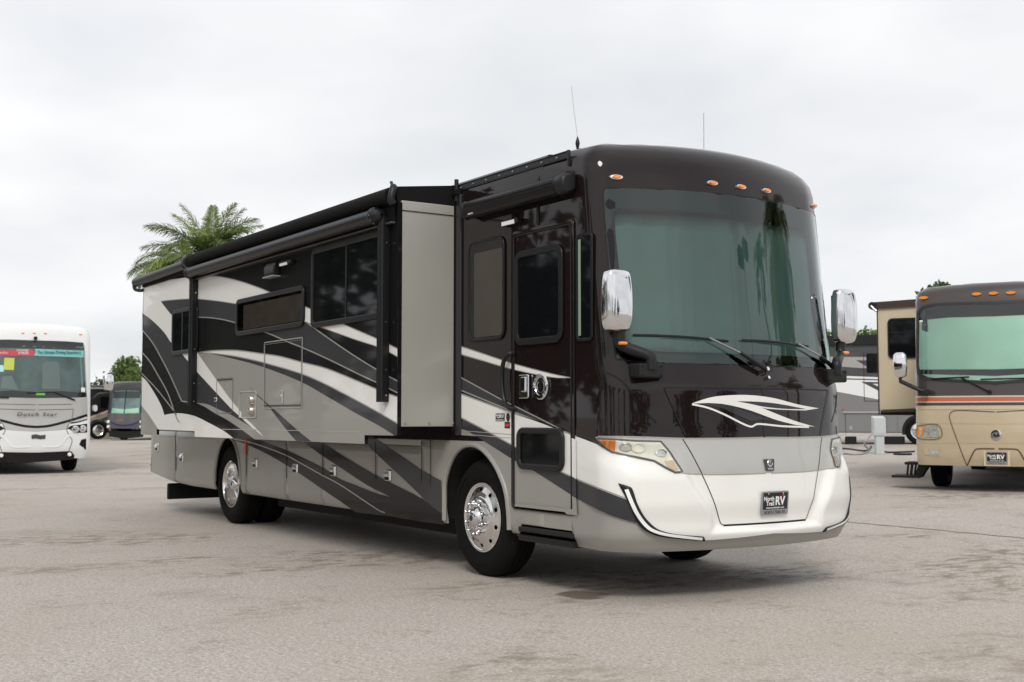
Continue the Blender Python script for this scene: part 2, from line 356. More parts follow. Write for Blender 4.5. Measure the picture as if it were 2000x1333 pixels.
go = obj('ground', gm, ground_material()); go['kind'] = 'structure'

# ================================================================== the coach
class Coach(Surf):
    def wid(s, x, z): return s.W-.055*np.clip((.50-z)/.11, 0, 1)**2+.05*smst(1.35, 1.95, x)*(1-smst(.98, 1.2, z))
    def g(s, P):
        return Surf.g(s, P*np.array([1, 1, 1])+np.stack([0*P[..., 1], .07*smst(.9, 1.15, P[..., 1]), 0*P[..., 1]], -1))
    def xf(s, y, z):
        ay = np.abs(y); yb = .50+.22*smst(.55, 1.0, z)
        bul = .07*np.maximum(smst(yb, yb+.11, ay), 1-smst(.505, .56, z))*(1-smst(.9, 1.13, z))
        return np.interp(z, s.z, s.x)-.17*y*y+bul
    def rad(s, z): return .12+.10*(1-smst(.9, 1.25, z))
    def rtop(s, x): return .085+.13*smst(1.1, 1.6, x)
S = Coach([0, .36, .40, .46, .52, .6, .72, 1.0, 1.2, 1.3, 1.6, 1.79, 2.4, 3.13, 3.25, 4.0], [2.06, 2.06, 2.10, 2.155, 2.175, 2.175, 2.20, 2.18, 2.145, 2.14, 2.138, 2.075, 2.0, 1.925, 1.91, 1.8], 1.28, .17, .12, 3.54, .21, 1.0, 3.0)
SY = -1.872                                   # outer face of the slide-out
rv = thing('motorhome', 'dark brown motorhome with white and silver swooshes and open slide-out, large in the foreground', 'motorhome')
body = lambda off: (lambda p: S.cam(p, off))
slidef = lambda off: (lambda p: onplane(p, 1, SY-off))
def phiz(px_):
    P = S.cam(px_); return [(math.atan2(p[1], p[0]-S.x0), p[2]) for p in P]
FRONT = (30, 0, 1.5)
def capf(off): return lambda v: S.cap(np.stack([v[:, 0]/1.1, v[:, 1]], 1), off)
def sc11(pz): return [(a*1.1, z) for a, z in pz]
def sympoly(top, bot):                       # left-half pixel paths, both ending near the centre line -> symmetric polygon
    a = phiz(top); b = phiz(bot); a[-1] = (0., a[-1][1]); b[-1] = (0., b[-1][1])
    left = a; low = b
    return sc11(left+[(-p, z) for p, z in left[::-1][1:]]+[(-p, z) for p, z in low[:-1]]+low[::-1])

# --- shell, front cap, roof
nphi = 132; phis = np.concatenate([np.linspace(-90, -45, 50)[:-1], np.linspace(-45, 45, 61), np.linspace(45, 90, 50)[1:]])*PI/180
xlow = S.cap([(p, .46) for p in phis])[:, 0]; zbot = np.where(xlow < 1.40, .50, .378)
def capgrid(name, t0, t1, mat):
    mb = MB(); cols = len(phis)
    rows = np.linspace(0, 1, int((t1-t0)/.025)+1 if t0 > 1 else 42)
    pts = []
    for r in rows:
        z = (zbot if t0 == 0 else np.full(cols, t0)); pts.append(S.cap(np.stack([phis, z+(t1-z)*r], 1), 0. if t0 else -.014*smst(1.45, 1.75, xlow)*smst(.40, .44, z+(t1-z)*r)))
    if t1 >= 3.0:
        for q in np.linspace(0, 90, 24)[1:]: pts.append(S.dome(np.stack([phis, np.full(cols, math.radians(q))], 1)))
    mb.v = [tuple(p) for row in pts for p in row]
    for j in range(len(pts)-1):
        for i in range(cols-1):
            q = (j*cols+i, j*cols+i+1, (j+1)*cols+i+1, (j+1)*cols+i)
            if t1 >= 3.0:
                c = np.mean([mb.v[k] for k in q], 0)
                if 1.83 < c[2] < 3.09 and abs(c[1]) < 1.155 and c[0] > 1.5: continue      # windshield opening
            mb.f.append(q)
    return obj(name, mb, mat, rv, True, fix=False, angle=0)
fc = capgrid('front_cap', 1.21, 3.0, brown)
lc = capgrid('front_bumper', 0, 1.21, silver); lc['label'] = 'sculpted silver and white front bumper'
sec = [tuple(S.cap([(-PI/2, z)])[0][1:]) for z in np.linspace(1.16, 3.0, 8)]
sec += [tuple(p[1:]) for p in S.dome([(-PI/2, math.radians(q)) for q in np.linspace(0, 90, 30)[1:]])]
sec += [(-y, z) for y, z in sec[::-1][1:]]
mb = MB(); n = len(sec); xs_ = [1.0, -9.30, -9.42]
for i, x in enumerate(xs_):
    for y, z in sec: k = .94 if i == 2 else 1.; mb.v.append((x, y*k, 2.3+(z-2.3)*(.975 if i == 2 else 1)))
for i in range(2):
    for j in range(n-1): mb.f.append((i*n+j, i*n+j+1, (i+1)*n+j+1, (i+1)*n+j))
mb.f.append(tuple(range(2*n, 3*n)))
obj('body_shell', mb, brown, rv, True)
obj('underbody', MB().box(-9.3, 1.45, -1.235, 1.235, 1.08, 1.14).box(-9.1, 1.9, -.62, .62, .40, 1.08).box(-5.3, -.75, -1.2, 1.2, .43, 1.08).box(-9.0, -6.9, -1.2, 1.2, .47, 1.08).box(-5.2, -.8, -.95, .95, .27, .5).box(-.7, .9, -.6, .6, .33, .6).box(-8.4, -5.3, -.5, .5, .30, .5).box(.75, 1.85, -.92, .9, .41, .56).box(1.2, 1.6, -.6, .7, .36, .45), dark, rv)  # low tank boxes added to deepen the shadow under the coach

# --- side skirts, bay doors and wheel arches
farch = cr([(-.56, .40), (-.562, .60), (-.551, .798), (-.43, .999), (-.271, 1.102), (-.077, 1.129), (.111, 1.082), (.294, .96), (.436, .784), (.491, .597), (.506, .40)], 5)
rarch = [(-6.095+.478*math.cos(a)*(1 if abs(math.cos(a)) < .2 else 1), .52+.60*math.sin(a)) for a in np.linspace(PI, 0, 34)]; rarch = [(-6.573, .40)]+rarch+[(-5.617, .40)]
def zlow(x): return float(np.interp(x, [-9.45, -9.38, -8.2, -7.5], [.56, .54, .43, .41])) if x < -7.5 else (.50 if .605 < x < 1.405 else .41)
def skirt(name, x0, x1, arch=None, top=1.16, parent=rv, sides=(-1, 1)):
    xs = list(np.linspace(x0, x1, max(2, int((x1-x0)/.08)+2)))
    if arch: xs = sorted(set(round(a, 4) for a in xs+[p[0] for p in arch]+[p[0]+1e-3 for p in (arch[0], arch[-1])]))
    for sgn in sides:
        mb = MB(); R = 12
        for x in xs:
            zb = zlow(x)
            if arch and arch[0][0] <= x <= arch[-1][0]: zb = max(zb, float(np.interp(x, [p[0] for p in arch], [p[1] for p in arch])))
            for j in range(R+1):
                z = zb+(top-zb)*(j/R)**1.6; y = float(S.wid(np.array(min(x, 1.0)), np.array(z))) if zb < .6 else 1.28
                mb.v.append((x, sgn*y, z))
        for i in range(len(xs)-1):
            for j in range(R): a = i*(R+1)+j; mb.f.append((a, a+R+1, a+R+2, a+1))
        o = obj(name, mb, silver, parent, True, angle=0)
        s_ = o.modifiers.new('thick', 'SOLIDIFY'); s_.thickness = .02; s_.offset = -1
        if sgn == -1: first = o
    return first
skirt('rear_quarter_panel', -9.38, -8.206); skirt('wheel_arch_panel', -8.198, -5.445, rarch)
seams_x = [-5.436, -4.181, -3.181, -1.928, -.987]
doors = []
for a, b in zip(seams_x[:-1], seams_x[1:]): doors.append(skirt('compartment_door', a+.003, b-.003, top=1.095))
skirt('fender_panel', -.984, 1.0, farch)
obj('rocker_ledge', MB().box(-5.44, -.99, -1.283, -1.20, 1.100, 1.158), silver, rv, bevel=.006)
for arch in (farch, rarch):
    for sgn in (-1, 1):
        P = [(x, sgn*1.277, z) for x, z in arch if z > .41]; obj('wheel_arch_lip', MB().tube(P, .024, 8), silver, rv, True)
for sgn in (-1, 1):                          # dark liners inside the arches
    for cx_, r, hw in ((-.03, .66, .5), (-6.095, .64, .46)):
        mb = MB(); A = np.linspace(0, PI, 18)
        mb.v = [(cx_+r*.93*math.cos(a), sgn*y, .44+r*1.08*math.sin(a)) for y in (1.262, .60) for a in A]+[(cx_, sgn*.60, .3)]
        mb.f = [(i, i+1, 18+i+1, 18+i) for i in range(17)]+[(18+i, 18+i+1, 36) for i in range(17)]
        obj('wheel_arch_liner', mb, dark, rv)
# --- side graphics on the lower body
P_ = lambda name, poly, fn, mat, step=24, **k: patch('paint_stripe', poly, fn, step, mat, rv, **k)
L1u = cr([(452, 857), (498, 858), (527, 867), (559, 880), (580, 889.5), (630, 914), (660, 934), (694, 948), (734, 963.6), (762, 971)])
L2l = cr([(762, 971), (717, 948), (665, 914), (630, 891), (600, 869), (590, 860)])
L2u = cr([(628, 862), (665, 888), (733, 928), (822, 973.6), (866, 1004)])
L1l = cr([(694, 1001), (668, 982), (630, 956.5), (580, 922), (559, 909), (520, 886.5), (481, 868.5), (452, 859.5)])
P_('', L1u+L2l[1:]+L2u+[(866, 1025), (820, 1019), (760, 1008.5)]+L1l, body(.006), blackp, 8)
stroke('pinstripe', cr([(456, 858), (481, 862.5), (520, 874.5), (559, 890), (580, 901), (630, 929), (665.5, 948), (734, 993.5), (752, 1002)]), 2.2, body(.0085), pin, rv)
P_('', cr([(715, 851), (716, 867), (751, 902), (791, 939), (839, 985), (862, 1003)])+[(865, 1000), (862, 960), (860.5, 939)]+cr([(860.5, 939), (824, 919), (745, 865), (727, 850)]), body(.0075), charc)
for x in (343,): stroke('panel_gap_or_glint', [(x, 850), (x+.2, 900), (x+.4, 942)], 1.3, body(.009), seam, rv)
for x, y0, y1 in ((480.7, 862, 964), (559.5, 865, 977), (630, 868, 988), (733.3, 864, 1004), (823, 863, 1020), (840.3, 850, 1008)):
    stroke('panel_gap_or_glint', [(x, y0), (x, (y0+y1)/2), (x, y1)], 1.3, body(.009), seam, rv)
o = obj('reflector_tag', MB().box(-5.475, -5.42, -1.292, -1.28, .90, 1.10), orange, rv, bevel=.004)
def latch(px_, py, s=1.):
    x, y, z = px1(px_, py, 1, -1.29); mb = MB()
    mb.prism(rrect(x-.062*s, x+.062*s, z-.062*s, z+.062*s, .02), lambda a, c: (a, -1.283, c), lambda a, c: (x+(a-x)*.8, -1.303, z+(c-z)*.8))
    o = obj('latch', mb, chrome, rv, bevel=.004)
    obj('latch_paddle', MB().prism([(-1.30, z+.045*s), (-1.325, z+.012), (-1.316, z-.006), (-1.30, z-.006)], lambda a, c: (x-.042*s, a, c), lambda a, c: (x+.042*s, a, c)), chrome, o, bevel=.004)
    obj('latch_recess', MB().box(x-.045*s, x+.045*s, -1.304, -1.30, z-.045*s, z-.012), seam, o)
for p in ((307, 874), (355, 894), (498.5, 905), (577, 915), (650.5, 920), (757.5, 929)): latch(*p)
# exhaust, rear mud flap, drain pipe
fl = MB().box(-8.62, -8.58, -1.27, -.12, .165, .40); obj('mud_flap', fl, blackpl, rv, bevel=.03)
obj('tow_pipe', MB().tube([(-9.36, -1.20, .63), (-9.52, -1.22, .63)], .035, 12), chrome, rv, True)
for x in (-4.2, -2.1): obj('frame_rail', MB().box(x-2.0, x+1.9, -.48, -.40, .42, .56), dark, rv)

# --- front part of the side: paint, door, windows
F1t = cr([(896, 675.5), (940, 690), (1000.5, 710), (1076, 730), (1119, 738.5)]); F1b = cr([(1119, 738.5), (1076, 737), (1000.5, 721.5), (940, 704), (896, 691.5)])
P_('', F1t+F1b[1:], body(.003), white)
stroke('pinstripe', F1t, np.linspace(2.2, 1.2, len(F1t)), body(.0045), pin, rv); stroke('pinstripe', F1b, np.linspace(1.2, 2.4, len(F1b)), body(.0045), pin, rv)
F2t = cr([(896, 735.5), (979, 780.6), (1004, 793), (1076, 829), (1100, 842)]); F2b = cr([(1100, 842), (1076, 832.5), (1004, 805), (979, 795), (896, 761)])
P_('', F2t+F2b[1:], body(.003), charc); stroke('pinstripe', F2t, 2.4, body(.0045), pin, rv); stroke('pinstripe', F2b, 2.4, body(.0045), pin, rv)
F3t = cr([(896, 768), (1004, 807.6), (1061.6, 827), (1115.6, 849), (1126, 853)])
F4t = cr([(896, 814), (902, 817), (946, 840), (1004, 872), (1050, 897), (1094, 921), (1126, 935.5)])
P_('', F3t+F4t[::-1], body(.003), white); stroke('pinstripe', F3t, 2.6, body(.0045), pin, rv)
F4b = cr([(1126, 973), (1117, 968), (1075, 941), (1040, 919), (1004, 899.4), (950, 865), (912, 842), (896, 838)])
P_('', F4t+F4b, body(.0035), charc); stroke('pinstripe', F4t, 2.4, body(.0048), pin, rv)
P_('', F4b[::-1]+[(1126, 1000), (1003, 982), (993, 912), (960, 868), (935, 853), (896, 850)], body(.0025), silver)
for a, b in (((903, 848), (997, 856)), ((905, 842), (998, 849))): stroke('trim_crease', [a, ((a[0]+b[0])/2, (a[1]+b[1])/2), b], 1.2, body(.0055), silver2, rv)
# entry door: frame, gaps, windows
def side_ring(name, x0, x1, z0, z1, r, w_, y0, y1, mat, parent, bevel=.006):
    return obj(name, MB().ring(rrect(x0, x1, z0, z1, r), rrect(x0+w_, x1-w_, z0+w_, z1-w_, max(.01, r-w_)), lambda a, c: (a, y0, c), lambda a, c: (a, y1, c)), mat, parent, True, bevel)
def side_pane(name, x0, x1, z0, z1, r, y, mat, parent):
    mb = MB(); p = rrect(x0, x1, z0, z1, r); mb.v = [(a, y, c) for a, c in p]; mb.f = [tuple(range(len(p)))]; return obj(name, mb, mat, parent, fix=False)
dr = side_ring('entry_door', .578, 1.388, .64, 2.875, .04, .012, -1.284, -1.292, seam, rv, 0)
side_ring('door_frame', .548, 1.425, .615, 2.91, .05, .028, -1.281, -1.293, brown, dr, .004)
patch('door_sill_trim', [(1006, 983), (1118, 995), (1127, 1007), (1005, 993)], body(.013), 20, silver, dr)
patch('door_sill_trim', [(1116.5, 856), (1124.5, 859), (1125, 936), (1117, 931)], body(.013), 20, white, dr); patch('door_sill_trim', [(1117, 931), (1125, 936), (1125.5, 974), (1117.3, 969)], body(.013), 20, charc, dr)
patch('door_sill_trim', [(1117.3, 969), (1125.5, 974), (1127, 1007), (1118, 995)], body(.013), 20, silver, dr)
wo = side_ring('door_window', .60, 1.285, 1.955, 2.735, .10, .055, -1.283, -1.303, blackal, dr); side_pane('pane', .65, 1.235, 2.0, 2.69, .06, -1.289, dglass, wo)
def hexpane(x0, x1, z0, z1, y, mat, par): return obj('reflected_shade', MB().add([(x0, y, z0), (x1, y, z0), (x1, y, z1), (x0, y, z1)], [(0, 1, 2, 3)]), mat, par)
wo = side_ring('lower_door_window', .645, 1.298, .945, 1.285, .085, .05, -1.283, -1.312, blackpl, dr, .012); side_pane('pane', .69, 1.255, .99, 1.24, .045, -1.292, dglass, wo)
wo = side_ring('side_window', -.14, .445, 2.02, 2.905, .09, .028, -1.283, -1.299, blackal, rv); side_pane('pane', -.115, .42, 2.045, 2.88, .07, -1.293, winglass, wo); side_pane('blind', -.05, .41, 2.06, 2.80, .03, -1.285, blind, wo); side_pane('window_backing', -.12, .425, 2.04, 2.885, .07, -1.283, frit, wo)
wo = side_ring('cockpit_window', 1.452, 1.665, 1.945, 2.775, .045, .026, -1.283, -1.297, blackal, rv); side_pane('pane', 1.475, 1.645, 1.97, 2.75, .03, -1.290, dglass, wo)
obj('curtain_edge', MB().box(1.482, 1.512, -1.289, -1.2915, 1.99, 2.73), pmat('curtain_edge_green', (.22, .31, .22), .8), wo)
# grab handle, latch, badge, stickers
q = [px1(a, b, 1, -1.33) for a, b in ((993, 692), (984, 706), (980, 732), (981, 760), (985, 784), (994, 797))]
o = obj('grab_handle', MB().tube(cr([(q[0][0]+.02, -1.285, q[0][2]+.01)]+[tuple(p) for p in q]+[(q[-1][0]+.03, -1.285, q[-1][2]-.01)], 4), .019, 10), blackpl, rv, True)
x, y, z = px1(1023, 755.5, 1, -1.30)
o = obj('door_handle', MB().prism(rrect(x-.072, x+.072, z-.098, z+.098, .02), lambda a, c: (a, -1.284, c), lambda a, c: (a, -1.308, c)), chrome, dr, bevel=.007)
obj('handle_paddle', MB().box(x-.015, x+.05, -1.325, -1.306, z-.045, z+.08), chrome, o, bevel=.012); obj('handle_recess', MB().box(x-.055, x-.025, -1.3095, -1.307, z-.075, z+.075), seam, o)
x, y, z = px1(1056.5, 755.5, 1, -1.29)
o = obj('door_badge', MB().lathe([(.105, -1.284), (.105, -1.296), (.095, -1.302), (.072, -1.300), (.068, -1.294)], (x, 0, z), 'y', 40), chrome, dr, True)
obj('badge_disc', MB().lathe([(.0, -1.2935), (.07, -1.2935)], (x, 0, z), 'y', 32), blackp, o); obj('badge_ring', MB().lathe([(.055, -1.294), (.053, -1.299), (.047, -1.299), (.045, -1.294)], (x, 0, z), 'y', 32), chrome, o, True)
text('badge_letter', 'T', (x+.002, -1.296, z), (1, 0, 0), (0, 0, 1), .045, chrome, o, .065, .004, .004, .35)
def sticker(name, x0, y0, x1, y1, mat, lines, tm):
    a = S.cam([(x0, y0), (x1, y1)]); s_ = MB().add([(a[0][0], -1.2855, a[0][2]), (a[1][0], -1.2855, a[0][2]), (a[1][0], -1.2855, a[1][2]), (a[0][0], -1.2855, a[1][2])], [(0, 1, 2, 3)])
    o = obj(name, s_, mat, rv); wx = a[1][0]-a[0][0]; hz = a[0][2]-a[1][2]
    for (t_, fx, fz, fw, fh, m_) in lines: text('sticker_text', t_, (a[0][0]+wx*fx, -1.2865, a[1][2]+hz*fz), (1, 0, 0), (0, 0, 1), wx*fw, m_, o, hz*fh, .01)
sticker('dealer_sticker', 969, 808, 986.5, 823, printk, [('North', .26, .78, .4, .26, printw), ('Trail', .29, .5, .34, .24, printw), ('RV', .72, .64, .46, .5, printw), ('www.northtrailrv.com', .5, .16, .84, .16, printw)], 0)
sticker('warning_sticker', 986.5, 824.5, 997, 837, printk, [('.', .5, .5, .86, .5, red)], 0)
x, y, z = px1(992, 815.5, 1, -1.286); obj('oval_sticker', MB().add([(x+.026*math.cos(a), -1.2858, z+.036*math.sin(a)) for a in np.linspace(0, 2*PI, 24, False)], [tuple(range(24))]), printk, rv)
x, y, z = px1(998.6, 436.5, 1, -1.31); o = obj('porch_lamp', MB().box(x-.13, x+.13, -1.345, -1.283, z-.015, z+.03), blackpl, rv, bevel=.012); obj('lamp_lens', MB().box(x-.095, x+.095, -1.349, -1.34, z-.018, z+.018), wlamp, o, bevel=.004)
# door awning box, drip rail, cap joint
mb = MB(); ap = [(-1.285, 3.125), (-1.36, 3.09), (-1.40, 3.105), (-1.425, 3.16), (-1.42, 3.215), (-1.38, 3.245), (-1.285, 3.25)]
mb.prism(ap, lambda a, c: (-.02, a, c), lambda a, c: (1.33, a, c)); aw = obj('door_awning', mb, blackal, rv, True, .006)
mb = MB(); mb.prism([(-1.355+(a+1.355)*1.06, 3.17+(c-3.17)*1.08) for a, c in ap], lambda a, c: (1.33, a, c), lambda a, c: (1.46, a, c)); obj('end_cap', mb, blackpl, aw, True, .03)
mb = MB(); mb.prism([(-1.355+(a+1.355)*1.06, 3.17+(c-3.17)*1.08) for a, c in ap], lambda a, c: (-.07, a, c), lambda a, c: (-.02, a, c)); obj('end_cap', mb, blackpl, aw, True, .02)
obj('awning_tag', MB().box(.05, .13, -1.413, -1.405, 3.115, 3.128), printw, aw)
for k in range(3): obj('awning_groove', MB().box(-.01, 1.32, -1.429, -1.415, 3.135+.026*k, 3.139+.026*k), seam, aw)
obj('drip_rail', MB().box(-1.2, 1.36, -1.294, -1.272, 3.444, 3.452).box(-1.2, 1.36, -1.29, -1.272, 3.392, 3.398).box(-1.2, 1.36, -1.288, -1.275, 3.40, 3.442).box(1.345, 1.362, -1.296, -1.27, 3.33, 3.455), pmat('rail_black', (.03, .03, .031), .3, .5), rv, bevel=.002)
for k in range(11): xk = -.9+.21*k; obj('rail_screw', MB().lathe([(0, -1.2935), (.008, -1.2935), (.01, -1.286)], (xk, 0, 3.42), 'y', 8), steel, rv, True)
jp = [tuple(S.march(np.array([[.93, 0, 2.9]]), np.array([[0, math.cos(a), math.sin(a)]]), .003)[0]) for a in np.linspace(PI*.995, PI*.62, 24)]
obj('cap_joint_strip', MB().tube([(.93, -1.285, z) for z in np.linspace(2.92, 3.08, 3)], .012, 6), blackal, rv, True); obj('cap_joint_strip', MB().tube([(.93, -1.283, 3.26), (.93, -1.283, 3.30)]+jp[9:], .012, 6), blackal, rv, True)
# entry step
st = obj('entry_step', MB().box(.615, 1.395, -1.27, -.75, .435, .485), blackpl, rv, bevel=.01); obj('lower_tread', MB().box(.625, 1.385, -1.275, -.80, .365, .415), blackpl, st, bevel=.01); obj('step_nosing', MB().box(.625, 1.385, -1.288, -1.276, .40, .416), blackal, st)

# --- front: windshield, bands, lights
ws_t = [(1207, 708.5), (1203, 700), (1197, 620), (1188, 520), (1180, 420), (1178, 376), (1183, 368), (1200, 367.5), (1290, 370.5), (1400, 378.5), (1446, 384)]
ws_b = [(1207, 708.5), (1290, 712), (1400, 714.5), (1470, 715.5)]
a = phiz(ws_t); b = phiz(ws_b); ztop = a[-1][1]; zb_ = b[-1][1]
a = [(p, min(z, 3.132)) for p, z in a]; a[-1] = (0, 3.132); b = [(p, 1.775) for p, z in b]; b[-1] = (0, 1.775); a[0] = (a[0][0], 1.80)
WS = sc11(a+[(-p, z) for p, z in a[::-1][1:]]+[(-p, z) for p, z in b[1:-1]]+b[::-1][:-1])
ws = patch('windshield', WS, capf(.004), .06, wsglass, rv, toward=FRONT)
pe = [x for x, z in WS]; zc = 2.45
def inset(poly, dx, zt, zb): 
    m = max(abs(p[0]) for p in poly); return [(p[0]*(1-dx/m), np.interp(p[1], [1.775, 3.132], [1.775+zb, 3.132-zt])) for p in poly]
inner = inset(WS, .055, .20, .085)
mb = MB(); n = len(WS); o3 = capf(.0015)(np.array(WS)); i3 = capf(.0015)(np.array(inner)); i4 = capf(-.03)(np.array(inner))
def dens(p, k=6): return [tuple(np.array(p[i])+(np.array(p[(i+1) % len(p)])-np.array(p[i]))*j/k) for i in range(len(p)) for j in range(k)]
A = dens(WS); B = dens(inner); n = len(A); rows = [np.array(A)*(1-t)+np.array(B)*t for t in np.linspace(0, 1, 5)]
mb.v = [tuple(p) for r in rows for p in capf(.0015)(r)]+[tuple(p) for p in capf(-.04)(np.array(B))]
mb.f = [(j*n+i, j*n+(i+1) % n, (j+1)*n+(i+1) % n, (j+1)*n+i) for j in range(5) for i in range(n)]
obj('windshield_border', mb, frit, ws, True, fix=False, angle=0)
def curt(v):
    ph = v[:, 0]/1.1; q = ph+.03*np.sin(v[:, 1]*1.7+ph*5); off = -.10+.032*np.sin(q*17+1.9*np.sin(q*7.3))*(.6+.4*np.sin(q*4+1))+.007*np.sin(q*43+2*np.sin(q*11)+v[:, 1]*.5); return S.cap(np.stack([ph, v[:, 1]], 1), off)
patch('curtain', inset(WS, .03, .12, .03), curt, .016, curtain, ws, toward=FRONT)
hw = max(p[0] for p in WS)
# gasket line and hood seams
stroke('windshield_gasket', WS+[WS[0]], .012, capf(.006), seam, ws, toward=FRONT)
o = patch('inspection_label', [(x*1., z) for x, z in ((hw-.050, 1.90), (hw-.020, 1.90), (hw-.022, 2.03), (hw-.052, 2.03))], capf(.006), .05, printw, ws, toward=FRONT)
band_t = [(1163, 854.5), (1169, 853), (1233.5, 853.8), (1331, 857), (1400, 857), (1440, 856.5), (1490, 855)]
white_t = [(1126, 853), (1140, 858), (1166, 868), (1179.4, 876), (1194.4, 886), (1245, 896.6), (1278, 903.5), (1302.5, 918), (1318.6, 926), (1333.5, 925.5), (1371, 927), (1430, 927), (1500, 924.5)]
white_b = [(1126, 935.5), (1133.6, 939), (1170, 954), (1214, 971), (1232, 990), (1247, 1018), (1266, 1036), (1294, 1047), (1336, 1052), (1377, 1056), (1440, 1051), (1512, 1042)]
patch('bumper_skin', sympoly(white_t, white_b), capf(.003), .016, white, rv, toward=FRONT)
sb = [(1163, 854.5), (1179.4, 876), (1194.4, 886), (1245, 896.6), (1278, 903.5), (1302.5, 918), (1318.6, 926), (1333.5, 925.5), (1371, 927), (1430, 927), (1500, 924.5)]
patch('silver_brow', sympoly(band_t, sb), capf(.004), .035, silver2, rv, toward=FRONT)
stroke('brow_lip', [(p, z) for p, z in sc11(cr(phiz([(1333.5, 925), (1371, 927), (1430, 927), (1495, 924.8)]), 6))], .008, capf(.0055), pin, rv, toward=FRONT, mirror=True)
stroke('brow_lip', sc11(cr(phiz(band_t[1:]), 5)), .012, capf(.0055), pin, rv, toward=FRONT, mirror=True)
# charcoal stripe running onto the bumper, both sides
f4a = [(1124, 934.5), (1133.6, 939), (1175, 956), (1226, 975)]; f4b = [(1248, 1023), (1205, 1011), (1169.6, 996.6), (1140, 981), (1124, 972)]
patch('paint_stripe', sc11(cr(phiz(f4a), 5)+cr(phiz(f4b), 5)), capf(.0042), .03, charc, rv, toward=FRONT, mirror=True)
stroke('pinstripe', sc11(cr(phiz(f4a), 6)), .012, capf(.0052), pin, rv, toward=FRONT, mirror=True)
# dark side paint reaching round the corner above the white
patch('paint_stripe', sc11(phiz([(1112, 838), (1166, 838), (1166, 853.5), (1162.5, 855), (1167.5, 867.5), (1140, 857.5), (1112, 847)])), capf(.0036), .03, brown, rv, toward=FRONT, mirror=True)
# LED strips
led_o = [(1208, 944), (1228, 950), (1236.4, 957), (1247, 987), (1264, 1015), (1288, 1035), (1324, 1045), (1374.4, 1049.6)]; led_i = [(1377.4, 1057.4), (1336, 1054), (1294, 1049), (1269, 1041), (1247, 1023), (1228, 982.4), (1208, 944)]
poly = sc11(cr(phiz(led_o), 5)+cr(phiz(led_i), 5)[:-1]); lm = [(1224.4, 956), (1234, 980), (1247, 1006.4), (1264, 1028), (1282, 1038.8), (1312, 1046), (1371, 1053)]
for o in patch('light_strip', poly, capf(.016), .03, blackpl, rv, toward=FRONT, mirror=True): s_ = o.modifiers.new('t', 'SOLIDIFY'); s_.thickness = .014; s_.offset = -1
a_, b_ = ribbon(sc11(cr(phiz(lm), 6)), .02)
strip = list(map(tuple, a_))+list(map(tuple, b_[::-1]))
ledm = pmat('light_strip_lens', (.86, .87, .88), .2, 0, .8)
for o in patch('light_strip_lens', strip, capf(.019), .03, ledm, rv, toward=FRONT, mirror=True): pass
# headlights
hl = [(1166, 856.8), (1203.6, 858.6), (1245, 861.5), (1291, 862.5), (1309, 884), (1333, 921.5), (1318.6, 922.5), (1302.5, 914.5), (1278, 900), (1245, 893), (1194.4, 882.4), (1179.4, 873)]
hp = sc11(phiz(hl)); hc = np.mean(hp, 0)
def shrink(p, k): return [tuple(hc+(np.array(q)-hc)*k) for q in p]
def headlight(sgn):
    mv = lambda f_: (lambda v: f_(v*np.array([sgn, 1]))); tw = (30, -5*sgn, 1.)
    h = patch('headlight', shrink(hp, 1.0), mv(capf(.0062)), .03, lens, rv, toward=(30, 0, 1)); h['label'] = 'wrap-around headlight with amber corner'
    stroke('lamp_bezel', dens(hp, 3)+[hp[0]], .012, mv(capf(.010)), pmat('bezel_grey', (.09, .09, .09), .4), h, toward=(30, 0, 1))
    patch('amber_corner', sc11(phiz([(1170, 858.8), (1203, 860.3), (1201.5, 881.5), (1194, 880), (1181, 871.5)])), mv(capf(.009)), .03, amber, h, toward=(30, 0, 1))
    patch('lower_marker', sc11(phiz([(1297, 901), (1315, 899), (1326, 918), (1317, 919.5), (1303, 912)])), mv(capf(.009)), .03, ambdim, h, toward=(30, 0, 1))
    for (cx_, cy, rr, m_) in ((1222, 874, .055, pmat('lamp_grey', (.55, .55, .50), .3, .3)), (1246, 876, .062, lens), (1290, 886, .05, pmat('lamp_reflector', (.75, .75, .74), .15, .9))):
        p0 = S.cam([(cx_, cy)])[0]; nrm = S.normal(p0); nrm = np.array([.9, nrm[1]*.6, .1]); nrm /= np.linalg.norm(nrm)
        uu = np.cross([0, 0, 1], nrm); uu /= np.linalg.norm(uu); vv = np.cross(nrm, uu); mb = MB()
        n0 = S.normal(p0)
        for (rad_, d_) in ((rr*1.0, .002), (rr*.9, .012), (rr*.72, .014), (rr*.66, .004), (.001, .006)):
            for k in range(24):
                q_ = p0+uu*rad_*math.cos(2*PI*k/24)+vv*rad_*.62*math.sin(2*PI*k/24); q_ = q_*np.array([1, sgn, 1]); q_ = q_-n0*np.array([1, sgn, 1])*(S.g(q_[None])[0]-d_-.006); mb.v.append(tuple(q_))
        mb.f = [(j*24+k, j*24+(k+1) % 24, (j+1)*24+(k+1) % 24, (j+1)*24+k) for j in range(4) for k in range(24)]
        obj('lamp_bowl', mb, m_, h, True)
    patch('lens_cover', shrink(hp, 1.0), mv(capf(.026)), .03, clglass, h, toward=(30, 0, 1))
headlight(1); headlight(-1)
